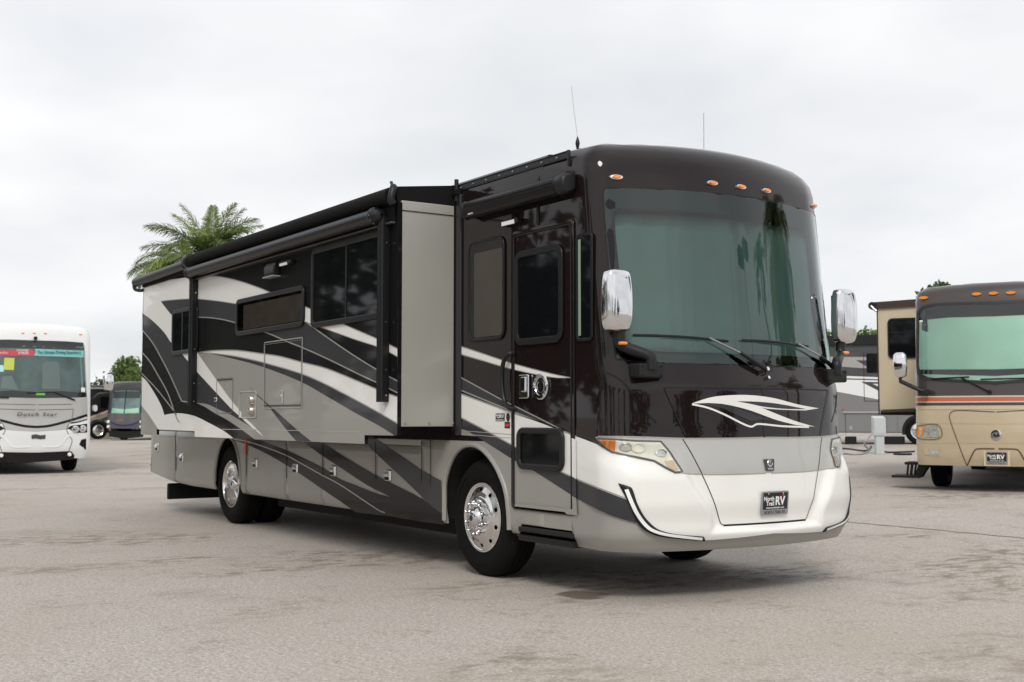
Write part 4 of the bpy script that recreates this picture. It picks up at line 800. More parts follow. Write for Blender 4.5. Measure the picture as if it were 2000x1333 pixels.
# ================================================================== neighbouring coaches
class Neighbour:
    def __init__(s, name, label, pxc, dist, delta, zp, xp, W, k, r, zr, r2, length, zbot, paint, roof, zsplit, group='motorhomes parked around the lot'):
        s.loc = ground_at(pxc, dist); a = math.atan2(CAM[1]-s.loc[1], CAM[0]-s.loc[0])+math.radians(delta); s.a = a
        s.root = thing(name, label, 'motorhome', s.loc, a, group); s.S = Surf(zp, xp, W, k, r, zr, r2, -1.2, min(2.9, zr-.45))
        s.ca, s.sa = math.cos(a), math.sin(a); s.zb = zbot
        ph = np.linspace(-PI/2, PI/2, 73)
        def grid(nm, za, zb_, mat, dome=False):
            pts = [s.S.cap(np.stack([ph, np.full(73, z)], 1)) for z in np.linspace(za, zb_, max(3, int((zb_-za)/.06)))]
            if dome: pts += [s.S.dome(np.stack([ph, np.full(73, math.radians(q))], 1)) for q in np.linspace(0, 90, 16)[1:]]
            mb = MB(); mb.v = [tuple(p) for r_ in pts for p in r_]; mb.f = [(j*73+i, j*73+i+1, (j+1)*73+i+1, (j+1)*73+i) for j in range(len(pts)-1) for i in range(72)]
            return obj(nm, mb, mat, s.root, True, fix=False, angle=0)
        grid('lower_front_cap', zbot, zsplit, paint); grid('upper_front_cap', zsplit, s.S.zd, roof, True)
        for nm, z0, z1, mat in (('lower_body', zbot, zsplit, paint), ('upper_body', zsplit, s.S.zd, roof)):
            sec = [(-W, z) for z in np.linspace(z0, z1, 4)]
            if nm == 'upper_body': sec += [tuple(p[1:]) for p in s.S.dome([(-PI/2, math.radians(q)) for q in np.linspace(0, 90, 16)[1:]])]
            if nm == 'lower_body': sec2 = sec; mb = MB(); [mb.add([(-1.2, sg*y, z) for y, z in sec]+[(-length, sg*y, z) for y, z in sec], [(i, i+1, 4+i+1, 4+i) for i in range(3)]) for sg in (1, -1)]
            else:
                sec += [(-y, z) for y, z in sec[::-1][1:]]; n = len(sec); mb = MB().add([(-1.2, y, z) for y, z in sec]+[(-length, y, z) for y, z in sec], [(i, i+1, n+i+1, n+i) for i in range(n-1)]+[tuple(range(n, 2*n))])
            obj(nm, mb, mat, s.root, True)
        obj('underbody', MB().box(-length+.1, -.35, -1.15, 1.15, zbot+.12, zbot+.22).box(-length+.3, -.6, -.6, .6, zbot-.02, zbot+.3), dark, s.root)
    def L(s, px_, xl=0.):                     # pixels -> (y, z) on the plane x = xl of the coach
        d = rays(px_); n = np.array([s.ca, s.sa, 0]); o = np.array(s.loc); t = ((o+n*xl-CAM)@n)/(d@n); P = CAM+d*t[:, None]-o
        return [(-p[0]*s.sa+p[1]*s.ca, p[2]) for p in P]
    def F(s, name, px_, mat, off=.004, xl=-.1, step=.12, par=None, mirror=False, raw=False, smooth=True):
        yz = px_ if raw else s.L(px_, xl); return patch(name, yz, lambda v: s.S.front(v, off), step, mat, par or s.root, smooth, toward=(30, 0, 1.5), mirror=mirror)
    def sym(s, half, xl=-.1):                 # half outline (right side of the picture), mirrored
        yz = s.L(half, xl); return yz+[(-y, z) for y, z in yz[::-1]]
    def K(s, px_, w_, mat, off=.006, xl=-.1, name='panel_gap_or_glint', raw=False, mirror=False):
        yz = px_ if raw else s.L(px_, xl); return stroke(name, cr(yz, 6), w_, lambda v: s.S.front(v, off), mat, s.root, toward=(30, 0, 1.5), mirror=mirror)
    def wheels(s, xf_, xr, W=1.2):
        for x in (xf_, xr):
            for sg in (-1, 1):
                o = obj('wheel', MB().lathe([(.3, sg*W), (.40, sg*(W+.02)), (.47, sg*W), (.50, sg*(W-.04)), (.50, sg*(W-.22)), (.46, sg*(W-.27)), (.3, sg*(W-.25))], (x, 0, .50), 'y', 36), rubber, s.root, True)
                obj('rim', MB().lathe([(.30, sg*(W+.005)), (.28, sg*(W-.01)), (.19, sg*(W+.02)), (.09, sg*(W+.02)), (.08, sg*(W+.06)), (0, sg*(W+.07))], (x, 0, .50), 'y', 28), alu, o, True)
        obj('axle', MB().tube([(xf_, -1, .5), (xf_, 1, .5)], .07, 8), dark, s.root)
    def mirrors(s, y, z0, z1, x, mat, w_=.12, arm=((0, 0), (0, 0))):
        for sg in (-1, 1):
            mb = MB(); n = 20
            for z, k in ((z0, .5), (z0+.03, .85), ((z0+z1)/2, 1.02), (z1-.04, .9), (z1, .55)):
                for i in range(n): t = 2*PI*i/n; mb.v.append((x+.08*k*math.copysign(abs(math.cos(t))**.6, math.cos(t)), sg*(y+w_*k*math.copysign(abs(math.sin(t))**.6, math.sin(t))), z))
            mb.f = [(j*n+i, j*n+(i+1) % n, (j+1)*n+(i+1) % n, (j+1)*n+i) for j in range(4) for i in range(n)]+[tuple(range(n)), tuple(4*n+i for i in range(n))]
            o = obj('side_mirror', mb, mat, s.root, True, angle=70)
            obj('mirror_arm', MB().tube([(x, sg*y, z0+.02), (x, sg*y, z0-.06), (x-.02, sg*arm[0][0], arm[0][1]), (x-.08, sg*arm[1][0], arm[1][1])], .035, 8), blackpl, o, True)

# --- white and silver coach at the left edge
lw = pmat('coach_white', (.78, .79, .79), .4, 0, .7); lsil = pmat('coach_silver', (.46, .455, .44), .4, .25, .7); teal = pmat('banner_teal', (.22, .56, .55), .6); bred = pmat('banner_red', (.55, .07, .09), .6)
nbglass = glass_mat('neighbour_windshield', (.82, .92, .89), 1.5)
interior = pmat('coach_interior', (.26, .33, .33), .8, var=.35, vscale=2.2); yel = pmat('paper_yellow', (.55, .60, .10), .6); lblue = pmat('paper_blue', (.45, .75, .80), .6); lgreen = pmat('green_paper', (.18, .68, .08), .6)
A_ = Neighbour('motorhome', 'white and silver motorhome with red and teal windshield banner, at the left edge', 74, 28.6, 9, [0, .3, .6, 1.0, 1.35, 1.8, 3.05, 3.3, 4], [-.1, -.08, 0, 0, -.05, -.07, -.2, -.26, -.4], 1.29, .08, .16, 3.66, .24, 11.5, .36, lw, lw, 1.30)
A_.F('front_panel', A_.sym([(75, 843), (110, 841), (131, 839), (136, 826), (172.5, 816), (172.5, 778), (75, 778)]), lsil, .005, raw=True)
ws_ = A_.sym([(75, 664), (130, 665.5), (166, 668), (168.5, 676), (171, 776), (75, 778)])
wsm = A_.F('windshield', ws_, nbglass, .012, raw=True); A_.F('cab_interior', [(y*.985, z-.01) for y, z in ws_], interior, .004, raw=True, par=wsm)
A_.F('shade_band', [(a, b) for a, b in A_.sym([(75, 665), (130, 666.5), (166, 669), (168, 683), (75, 681)])], frit, .006, raw=True, par=wsm)
A_.F('dashboard', A_.sym([(75, 778), (171, 776), (170, 768), (120, 764), (75, 766)]), pmat('dash_dark', (.02, .022, .024), .7), .0055, raw=True, par=wsm)
seat = pmat('seat_grey', (.44, .49, .48), .8)
A_.F('seat', [(82, 760), (84, 712), (92, 706), (113, 706), (117, 712), (118, 760)], seat, .0052, par=wsm); A_.F('seat', [(2, 758), (6, 736), (24, 734), (36, 762)], seat, .0052, par=wsm)
A_.F('window_frame', [(158, 686), (160.5, 686), (164.5, 762), (161, 762)], pmat('pale_teal', (.5, .68, .68), .6), .0054, par=wsm)
A_.F('windshield_banner', [(-10, 683.5), (62, 682.5), (71, 687), (66, 695), (-10, 694.5)], bred, .018, par=wsm); A_.F('windshield_banner', [(71, 687), (68.5, 681.5), (166, 685), (165.5, 698), (67, 695)], teal, .018, par=wsm)
def tx(C_, s_, x0, x1, y, h, mat, par, off=.02, bold=.006, shear=0., xl=-.1, spacing=1.):
    (ya, za), (yb, zb2) = C_.L([(x0, y), (x1, y)], xl); p = C_.S.front([((ya+yb)/2, (za+zb2)/2)], off)[0]; q = C_.S.front([(yb, zb2)], off)[0]; r_ = C_.S.front([(ya, za)], off)[0]
    u_ = q-r_; W_ = np.linalg.norm(u_); u_ /= W_; n_ = C_.S.normal(p); v_ = np.cross(n_, u_); v_ /= np.linalg.norm(v_); return text('lettering', s_, p+n_*.004, u_, v_, W_, mat, par, h, bold, .001, shear, spacing)
tx(A_, 'The Ultimate Driving Experience.', 73, 161, 689, .10, pmat('banner_ink', (.01, .06, .07), .6), wsm, .035, .012); tx(A_, 'POWER', 34, 57, 684.5, .05, printw, wsm); tx(A_, 'STEER', 37, 57, 690, .06, printw, wsm); tx(A_, 'Comfort Drive', -6, 16, 689, .05, printw, wsm)
A_.F('paper_sign', [(9.5, 699), (29.5, 699.5), (27.5, 723), (8, 722.5)], yel, .016, par=wsm); A_.F('paper_sign', [(-10, 713), (8, 713.5), (8, 726.5), (-10, 726)], lblue, .016, par=wsm); A_.F('paper_sign', [(159.5, 757), (167.5, 757.5), (167.5, 766), (159.5, 765.5)], printw, .016, par=wsm)
obj('dash_ornament', MB().box(-.12, -.06, *sorted((A_.L([(70, 770)])[0][0], A_.L([(90, 770)])[0][0])), A_.L([(80, 773)])[0][1], A_.L([(80, 766)])[0][1]), lgreen, wsm, bevel=.03)
A_.K([(0, A_.L([(74, 834.5)])[0][1])]+A_.L([(100, 831.5), (140, 821), (173, 811)]), .06, blackp, .008, raw=True, name='paint_stripe', mirror=True); A_.K(A_.L([(139, 827), (156, 824), (173, 819)]), .03, blackp, .008, raw=True, name='paint_stripe', mirror=True)
tx(A_, 'Dutch Star', 32, 111, 809.5, .085, pmat('badge_metal', (.10, .10, .10), .3, .6), A_.root, .035, .012, .25, spacing=1.25)
for pts in ([(75, 791), (110, 790.5), (143, 790)], [(75, 801), (110, 800.5), (145, 799.5)], [(145, 800), (142, 818), (136, 828), (131, 840), (136, 851), (141.5, 862), (135, 881)]): A_.K(A_.L(pts), .015, pmat('gap_grey', (.12, .12, .12), .7), .009, raw=True, mirror=True)
for h in A_.F('headlight', A_.L([(132, 837), (139, 832), (172.5, 828), (172, 845), (147, 846), (139, 840)]), frit, .01, raw=True, mirror=True):
    sg = 1 if h.data.vertices[0].co.y > 0 else -1
    for px_ in ((148, 839), (163, 838)):
        y, z = A_.L([px_])[0]; x = A_.S.front([(abs(y), z)], .012)[0][0]; obj('lamp', MB().lathe([(.085, x), (.085, x+.02), (.06, x+.024), (.05, x+.01), (0, x+.012)], (0, sg*abs(y), z), 'x', 20), chrome, h, True)
A_.F('lower_grille', A_.sym([(75, 884), (133, 881.5), (139, 882), (145.5, 890), (144, 898), (75, 903)]), blackpl, .01, raw=True); A_.F('side_vent', A_.L([(156, 869), (160, 859.5), (170, 857), (170, 880)]), frit, .008, raw=True, mirror=True)
for px_ in ((136, 888),): y, z = A_.L([px_])[0]; [obj('fog_lamp', MB().lathe([(.05, -.02), (.04, .03), (0, .03)], (0, sg*y, z), 'x', 14), wlamp, A_.root, True) for sg in (-1, 1)]
for pts, w_ in (([(82, 872), (115, 871), (131, 853), (138, 851)], .05),): A_.K(A_.L(pts), w_, pmat('coach_white_edge', (.86, .87, .87), .4, 0, .7), .010, raw=True, name='bumper_crease', mirror=True)
A_.F('number_plate', [(60, 850), (68, 848.5), (78, 850.5), (87.5, 849.5), (87, 857), (77, 858), (68, 856.5), (60, 857.5)], pmat('plate_dark', (.06, .06, .055), .5, var=.6, vscale=40), .014)
A_.wheels(-1.75, -8.0); A_.mirrors(1.62, A_.L([(201, 763)], .1)[0][1], A_.L([(201, 731)], .1)[0][1], .1, chrome, .12, ((1.40, 1.93), (1.26, 1.80)))
for px_ in ((45, 651), (67, 651), (89, 651.5), (159, 653)): y, z = A_.L([px_], -.25)[0]; x = A_.S.front([(y, z)])[0][0]; obj('marker_lamp', MB().box(x-.01, x+.015, y-.035, y+.035, z-.012, z+.012), amber, A_.root, bevel=.008)
y, z = A_.L([(69, 661)], -.2)[0]; obj('camera_pod', MB().box(-.22, -.12, y-.04, y+.04, z-.04, z+.04), blackpl, A_.root, bevel=.02)
for sg in (-1, 1):
    P = [A_.S.front([p], .03)[0] for p in A_.L([(148, 782), (108, 767), (54, 768)] if sg > 0 else [(18, 777), (-15, 776), (-55, 778)])]; o = obj('wiper', MB().tube(P[:2], .018, 6).tube(P[1:], .012, 6), blackpl, A_.root, True)

# --- tan and brown coach at the right edge
tan = pmat('coach_tan', (.55, .455, .31), .4, .25, .7, var=.03); tand = pmat('coach_tan_panel', (.60, .51, .36), .45, .1, .5); shade = pmat('green_sunshade', (.72, .92, .80), .8, var=.08, vscale=1.2)
B_ = Neighbour('motorhome', 'tan and dark brown motorhome with orange stripe and green windshield shade, at the right edge', 1943, 19.6, -5, [0, .3, .6, 1.0, 1.35, 1.8, 3.05, 3.3, 4], [-.12, -.1, 0, .02, 0, -.05, -.17, -.22, -.35], 1.29, .07, .15, 3.52, .20, 11.5, .44, tan, pmat('coach_cap_brown', (.030, .020, .018), .4, 0, 1.), 1.60)
dkb = pmat('coach_brown', (.03, .021, .020), .4, 0, .8)
B_.F('lower_face', [(-1.5, 1.5), (1.5, 1.5), (1.5, 1.65), (-1.5, 1.65)], tan, .002, raw=True) if False else None
wb = B_.sym([(1943, 591), (1850, 593), (1808, 597), (1793, 606), (1789, 622), (1790, 715), (1797, 733), (1820, 741), (1943, 748)][::1])
wsm = B_.F('windshield', wb, nbglass, .012, raw=True); wc = np.mean(wb, 0); B_.F('window_backing', [tuple(wc+(np.array(p)-wc)*1.02) for p in wb], frit, .004, raw=True, par=wsm)
B_.F('sunshade', B_.sym([(1943, 618), (1850, 620), (1793, 625), (1793, 715), (1795, 722), (1943, 722)]), shade, .006, raw=True, par=wsm); B_.F('sunshade', B_.sym([(1943, 735), (1800, 731), (1812, 737), (1850, 741), (1943, 745)]), shade, .006, raw=True, par=wsm)
B_.K(wb+[wb[0]], .05, pmat('gasket', (.012, .012, .012), .5), .014, raw=True, name='windshield_gasket')
def hstripe(y0, y1, mat, off=.006):
    za = B_.L([(1900, y0)])[0][1]; zb2 = B_.L([(1900, y1)])[0][1]; ph = np.linspace(-1.45, 1.45, 60); mb = MB()
    P = np.concatenate([B_.S.cap(np.stack([ph, np.full(60, z)], 1), off) for z in (za, zb2)]); mb.v = [tuple(p) for p in P]; mb.f = [(i, i+1, 61+i, 60+i) for i in range(59)]; obj('paint_stripe', mb, mat, B_.root, True)
cream = pmat('cream_stripe', (.62, .52, .36), .4, 0, .6)
hstripe(773.5, 794, cream); hstripe(775.8, 784, pmat('orange_stripe', (.47, .10, .05), .4, 0, .7), .0075); hstripe(786.5, 792.5, dkb, .0075); hstripe(792.5, 800, tan, .0072)
for h in B_.F('headlight', B_.L([(1789.5, 833), (1830, 831), (1835, 855), (1790, 855)]), pmat('lamp_glass', (.48, .49, .44), .2, .4, 1., var=.35, vscale=22), .008, raw=True, mirror=True): pass
B_.F('amber_lens', B_.L([(1790, 834.5), (1803, 833), (1800.5, 852.5), (1790.5, 853)]), amber, .012, raw=True, mirror=True)
B_.K(B_.L([(1789, 832), (1831, 830), (1836, 856), (1789, 856), (1789, 833)]), .015, pmat('lamp_edge', (.16, .12, .07), .5), .010, raw=True, mirror=True, name='lamp_bezel')
B_.F('fog_lamp_recess', B_.L([(1800, 876), (1838, 876), (1838, 893), (1806, 889)]), pmat('coach_tan_light', (.56, .45, .28), .4, .2, .6), .006, raw=True, mirror=True); B_.F('fog_lamp', B_.L([(1813, 878.5), (1834, 878.5), (1834, 889), (1813, 888)]), pmat('fog_reflector', (.7, .7, .7), .25, .7, .8, var=.3, vscale=30), .012, raw=True, mirror=True)
gt = pmat('tan_gap', (.10, .07, .035), .7)
B_.K(B_.L([(1888, 911), (1872, 868), (1857, 826), (1854, 812), (1860, 804), (1880, 802), (1943, 805)]), .014, gt, .007, raw=True, mirror=True)
B_.K(B_.L([(1888, 911), (1897, 892), (1904, 880), (1912, 877), (1943, 877)]), .022, gt, .007, raw=True, mirror=True)
for y_ in (826.5, 864.5): B_.K(B_.L([(1786, y_), (1850, y_+.6), (1943, y_+1)]), .012, pmat('tan_crease', (.58, .48, .31), .4, .2, .6), .006, raw=True, name='body_crease', mirror=True)
y, z = B_.L([(1946, 849.5)])[0]; x = B_.S.front([(y, z)])[0][0]; o = obj('front_badge', MB().lathe([(.085, x), (.08, x+.02), (.06, x+.022), (0, x+.018)], (0, y, z), 'x', 24), chrome, B_.root, True)
obj('badge_mark', MB().add([(x+.024, y-.05, z-.03), (x+.024, y+.05, z-.03), (x+.024, y+.035, z+.03), (x+.024, y, z-.005), (x+.024, y-.03, z+.03)], [(0, 1, 3), (1, 2, 3), (0, 3, 4)]), printk, o)
p = B_.S.front(B_.L([(1947, 894.5)]), .01)[0]; u = np.array([0, 1., 0]); v = np.array([0, 0, 1.]); nrm_ = nrm = np.array([1., 0, 0]); T = lambda a, b, d: tuple(p+u*a+v*b+nrm*d)
obj('plate_surround', MB().prism(rrect(-.20, .20, -.135, .125, .01), lambda a, b: T(a, b, -.01), lambda a, b: T(a, b, -.001)), cream, B_.root); plate(B_.root, T, u, v, 1.05)
for px_ in ((1802, 581), (1907, 574.5), (1940, 573), (1974, 572)):
    y, z = B_.L([px_], -.2)[0]; x = B_.S.front([(y, z)])[0][0]; obj('marker_lamp', MB().prism([(.085*math.cos(t), .032*math.sin(t)) for t in np.linspace(0, 2*PI, 18, False)], lambda a, b: (x-.02, y+a, z+b), lambda a, b: (x+.03, y+a*.85, z+b*.8)), amber, B_.root, True)
B_.wheels(-1.65, -7.8); ym, zm0 = B_.L([(1758, 738)], .15)[0]; zm1 = B_.L([(1758, 689)], .15)[0][1]; ya, za = B_.L([(1795, 764)], .1)[0]
B_.mirrors(-ym, zm0, zm1, .12, chrome, .115, ((-ya, za+.02), (-ya-.14, za-.02)))
obj('mirror_bracket', MB().box(-.02, .10, ya-.02, ya+.16, za-.07, za+.04), blackpl, B_.root, bevel=.02)
for a_, b_, c_, d_ in (((1932, 766), (1876, 738), (1818, 740), (1892, 736.5)), ((2075, 766), (2010, 740), (1915, 741), (2040, 738))):
    P = [B_.S.front([q_], .035)[0] for q_ in B_.L([a_, b_, c_, d_])]; o = obj('wiper', MB().tube(P[:2], .014, 6), blackpl, B_.root, True); obj('wiper_blade', MB().tube(P[2:], .011, 6), blackpl, o, True); obj('pivot_nut', MB().tube([P[0]-np.array([.04, 0, 0]), P[0]], .04, 8), blackpl, o, True)
# slide-out room on its side
(y0, z0), (y1, z1) = B_.L([(1717, 801), (1784, 598)], -3.0); zt = z1
so2 = obj('slide_out_room', MB().box(-6.5, -3.0, y0, -1.2, z0, zt), tand, B_.root, bevel=.01)
(wa, wz0), (wb_, wz1) = B_.L([(1735, 701), (1783, 621)], -3.0); wo = obj('slide_window', MB().ring(rrect(wa, -1.22, wz0, wz1, .09), rrect(wa+.03, -1.25, wz0+.03, wz1-.03, .06), lambda a, b: (-3.001, a, b), lambda a, b: (-2.97, a, b)), blackal, so2, True)
obj('pane', MB().prism(rrect(wa+.02, -1.24, wz0+.02, wz1-.02, .07), lambda a, b: (-3.0, a, b), lambda a, b: (-2.988, a, b)), dglass, wo); obj('window_bar', MB().box(-2.985, -2.975, wa+.03, -1.25, (wz0+wz1)/2+.1, (wz0+wz1)/2+.13), blackal, wo)
obj('corner_trim', MB().box(-3.01, -2.99, y0-.012, y0+.012, z0-.10, zt), pmat('trim_bronze', (.05, .04, .03), .4, .3), so2); obj('lower_trim', MB().add([(-2.985, y0+.06, z0-.0), (-2.985, -1.25, z0+.05), (-2.985, -1.25, z0-.03), (-2.985, y0+.05, z0-.05)], [(0, 1, 2, 3)]), pmat('trim_grey', (.04, .04, .036), .5), so2); obj('slide_floor', MB().box(-6.5, -3.05, y0+.02, y0+.35, z0-.10, z0-.02), dark, so2)
t_ = obj('slide_topper', MB().tube([(-6.5, y0-.08, zt+.03), (-2.9, y0-.08, zt+.03)], .075, 14), blackpl, B_.root, True); obj('topper_fabric', MB().add([(-2.95, y0-.08, zt+.10), (-2.95, -1.25, zt+.14), (-2.95, -1.25, zt-.0), (-2.95, y0-.02, zt-.03), (-6.5, y0-.08, zt+.10), (-6.5, -1.25, zt+.14)], [(0, 1, 2, 3), (0, 1, 5, 4)]), pmat('topper_brown', (.05, .032, .026), .8), t_)
obj('topper_arm', MB().tube([(-2.9, y0+.0, zt-.08), (-2.9, y0-.10, zt+.02)], .025, 8), steel, t_, True); obj('awning_arm', MB().box(-2.94, -2.88, -1.36, -1.31, 1.55, zt+.05), cream, B_.root, bevel=.01)
# folding entry step
q = B_.L([(1745, 931), (1800, 931), (1770, 906), (1810, 906)], -1.0); st = obj('entry_step', MB().box(-1.3, -.8, q[0][0], q[1][0], q[0][1]-.01, q[0][1]+.035), blackpl, B_.root, bevel=.008); obj('upper_tread', MB().box(-1.3, -.8, q[2][0], q[3][0], q[2][1]-.01, q[2][1]+.035), blackpl, st, bevel=.008)
for x in (-1.25, -.85): obj('step_link', MB().tube([(x, q[2][0]+.06, q[2][1]), (x, q[2][0]+.03, q[0][1])], .02, 6).tube([(x, q[2][0]+.13, q[2][1]), (x, q[2][0]+.10, q[0][1])], .02, 6).add([(x, q[3][0]-.12, q[2][1]), (x, q[3][0]+.06, q[2][1]), (x, q[1][0], q[0][1]), (x, q[1][0]-.1, q[0][1])], [(0, 1, 2, 3)]), blackpl, st)

# --- coaches seen from the side, far behind
class SideCoach:
    def __init__(s, name, label, pxc, dist, delta, x0, x1, zr, zb, mat, depth=2.5, group='motorhomes parked around the lot'):
        s.loc = ground_at(pxc, dist); a = math.atan2(CAM[1]-s.loc[1], CAM[0]-s.loc[0])+PI/2+math.radians(delta); s.a = a; s.ca, s.sa = math.cos(a), math.sin(a)
        s.root = thing(name, label, 'motorhome', s.loc, a, group); s.n = np.array([s.sa, -s.ca, 0])   # local -y looks at the camera
        pr = [(0, zb), (0, zr-.15), (.04, zr-.05), (.15, zr), (depth-.15, zr), (depth, zr-.15), (depth, zb)]
        obj('body_shell', MB().prism(pr, lambda a, b: (x0, a, b), lambda a, b: (x1, a, b)), mat, s.root, False, .05)
    def L(s, px_):
        d = rays(px_); o = np.array(s.loc); t = ((o-CAM)@s.n)/(d@s.n); P = CAM+d*t[:, None]-o; return [(p[0]*s.ca+p[1]*s.sa, p[2]) for p in P]
    def F(s, name, px_, mat, off=.006, par=None): p = s.L(px_); v, f = fill(p, 2.); mb = MB(); mb.v = [(a, -off, b) for a, b in v]; mb.f = f; return obj(name, mb, mat, par or s.root)
    def B(s, name, x0, y0, x1, y1, mat, d=.04, par=None, r=.06): (a, za), (b, zb) = s.L([(x0, y0), (x1, y1)]); return obj(name, MB().prism(rrect(a, b, zb, za, r), lambda u, w_: (u, .0, w_), lambda u, w_: (u, -d, w_)), mat, par or s.root, True, .008)
    def wheel(s, px_, py, r=.5):
        x, z = s.L([(px_, py)])[0]; o = obj('wheel', MB().lathe([(0, -.02), (.3, -.02), (.40, -.06), (.47, -.04), (.5, 0), (.5, .2), (.3, .25)], (x, 0, .5), 'y', 32), rubber, s.root, True); obj('rim', MB().lathe([(.30, -.05), (.27, -.03), (.17, -.07), (.08, -.07), (.07, -.11), (0, -.12)], (x, 0, .5), 'y', 24), alu, o, True)
        n = 24; mb = MB(); A = np.linspace(0, PI, n); mb.v = [(x+.60*math.cos(t), -.008, .5+.60*math.sin(t)) for t in A]; mb.v += [(x-.6, -.008, .36), (x+.6, -.008, .36)]; mb.f = [tuple(range(n))+(n, n+1)]; obj('wheel_arch', mb, dark, s.root); return x
g1 = pmat('coach_grey_dark', (.055, .056, .06), .4, 0, .6); g2 = pmat('coach_grey', (.21, .21, .215), .45, .1, .4); g3 = pmat('coach_grey_light', (.36, .355, .345), .45, .1, .4)
G = SideCoach('motorhome', 'grey and white motorhome seen side-on behind the utility pedestal', 1700, 44, -6, -1.75, 9.0, 3.40, .42, g2)
G.F('paint_stripe', [(1600, 664), (2000, 664), (2000, 738), (1600, 736)], g1, .006); G.F('paint_stripe', [(1600, 697), (1800, 699), (1800, 722), (1692, 720), (1648, 717), (1600, 713)], g3, .009); G.F('paint_stripe', [(1672, 704), (1800, 705), (1800, 738), (1692, 716)], g1, .011)
G.F('paint_stripe', [(1600, 735), (1660, 735), (1800, 741), (1800, 793), (1720, 781.5), (1643, 767), (1600, 760)], lw, .009); G.F('paint_stripe', [(1643, 739), (1800, 743.5), (1800, 745.5), (1643, 741.5)], g1, .012); G.F('paint_stripe', [(1682, 746), (1800, 748.5), (1800, 751), (1704, 750), (1790, 790), (1720, 766)], g1, .012)
G.B('roof_rail', 1590, 657, 2000, 667, blackpl, .10, r=.04); G.B('side_window', 1692, 691, 1717, 728.5, frit, .03); G.B('body_ledge', 1646, 804, 1800, 807.5, g3, .05, r=.02); G.B('service_hatch', 1658.5, 833, 1665, 840, g3, .02, r=.02); G.B('tail_marker', 1644, 798.5, 1648.5, 801, red, .02, r=.01)
for x0, y0, x1, y1 in ((1687, 688, 1687.7, 784), (1688, 783.5, 1722, 784.2), (1651, 808, 1651.8, 852), (1732, 814, 1732.8, 854), (1753, 814, 1753.8, 854)): G.B('panel_gap_or_glint', x0, y0, x1, y1, seam, .014, r=.004)
G.wheel(1796, 846); G.B('undercarriage', 1650, 853, 1670, 870, dark, -.5, r=.05); G.B('undercarriage', 1725, 853, 1765, 868, dark, -.6, r=.05)
K = SideCoach('motorhome', 'black and tan motorhome with white mirror, half hidden behind the left white coach', 190, 66, 14, -9, 1.6, 3.0, .4, pmat('coach_black', (.012, .012, .012), .35, 0, .8))
K.F('paint_stripe', [(150, 829), (216, 799), (216, 860), (150, 860)], pmat('coach_beige', (.30, .265, .215), .5, .1, .4)); K.F('paint_stripe', [(150, 823), (216, 799.5), (216, 803), (150, 828)], pmat('coach_tan_stripe', (.48, .40, .30), .5), .009); K.F('paint_stripe', [(150, 838), (216, 811), (216, 817), (150, 846)], g1, .012)
K.B('awning', 150, 757, 216, 760.5, lw, .12, r=.05); K.B('side_mirror', 180.5, 791.5, 187.5, 804, lw, .3, r=.1); K.B('side_window', 196, 775, 213, 797, frit, .03); K.wheel(191, 846)
Dg = Neighbour('motorhome', 'small grey motorhome with blue curved stripe, far behind at the left', 243, 63, -35, [0, .4, .9, 1.5, 3.0, 4], [-.15, -.1, 0, -.05, -.25, -.4], 1.27, .12, .25, 3.12, .3, 10, .62, pmat('coach_slate', (.10, .10, .105), .4, .1, .6), pmat('coach_pewter', (.028, .027, .029), .4, .2, .6), 1.45)
wv = Dg.F('windshield', Dg.sym([(243, 763), (268, 764), (272, 770), (272, 805), (268, 808), (243, 809)]), nbglass, .014, raw=True); wz = Dg.sym([(243, 763), (268, 764), (272, 770), (272, 805), (268, 808), (243, 809)]); Dg.F('cab_interior', wz, interior, .006, raw=True, par=wv); Dg.F('dash_shade', Dg.sym([(243, 800), (270, 797), (271, 807), (243, 808)]), shade, .009, raw=True, par=wv); Dg.F('shade_band', Dg.sym([(243, 764), (271, 765), (271, 778), (243, 778)]), frit, .009, raw=True, par=wv)
Dg.K([(0, 1.42), (0, 2.0), (0, 2.7)], .06, blackpl, .016, raw=True, name='windshield_divider'); Dg.K([(0, Dg.L([(243, 832)])[0][1])]+Dg.L([(256, 830), (272, 823), (280, 820)]), .09, pmat('blue_stripe', (.03, .02, .16), .4, 0, .6), .01, raw=True, name='paint_stripe', mirror=True)
Dg.F('lower_grille', Dg.sym([(243, 843), (278, 842), (276, 854), (243, 857)]), dark, .01, raw=True); tx(Dg, 'Cayman', 228, 243, 821.5, .16, pmat('badge_copper', (.5, .28, .14), .4, .6), Dg.root, .01, .01, .3)
for sg in (-1, 1):
    for z in (.98, .72): obj('headlight', MB().lathe([(.09, -.12), (.07, -.06), (0, -.06)], (0, sg*1.0, z), 'x', 14), wlamp, Dg.root, True)
Dg.wheels(-1.6, -7.)

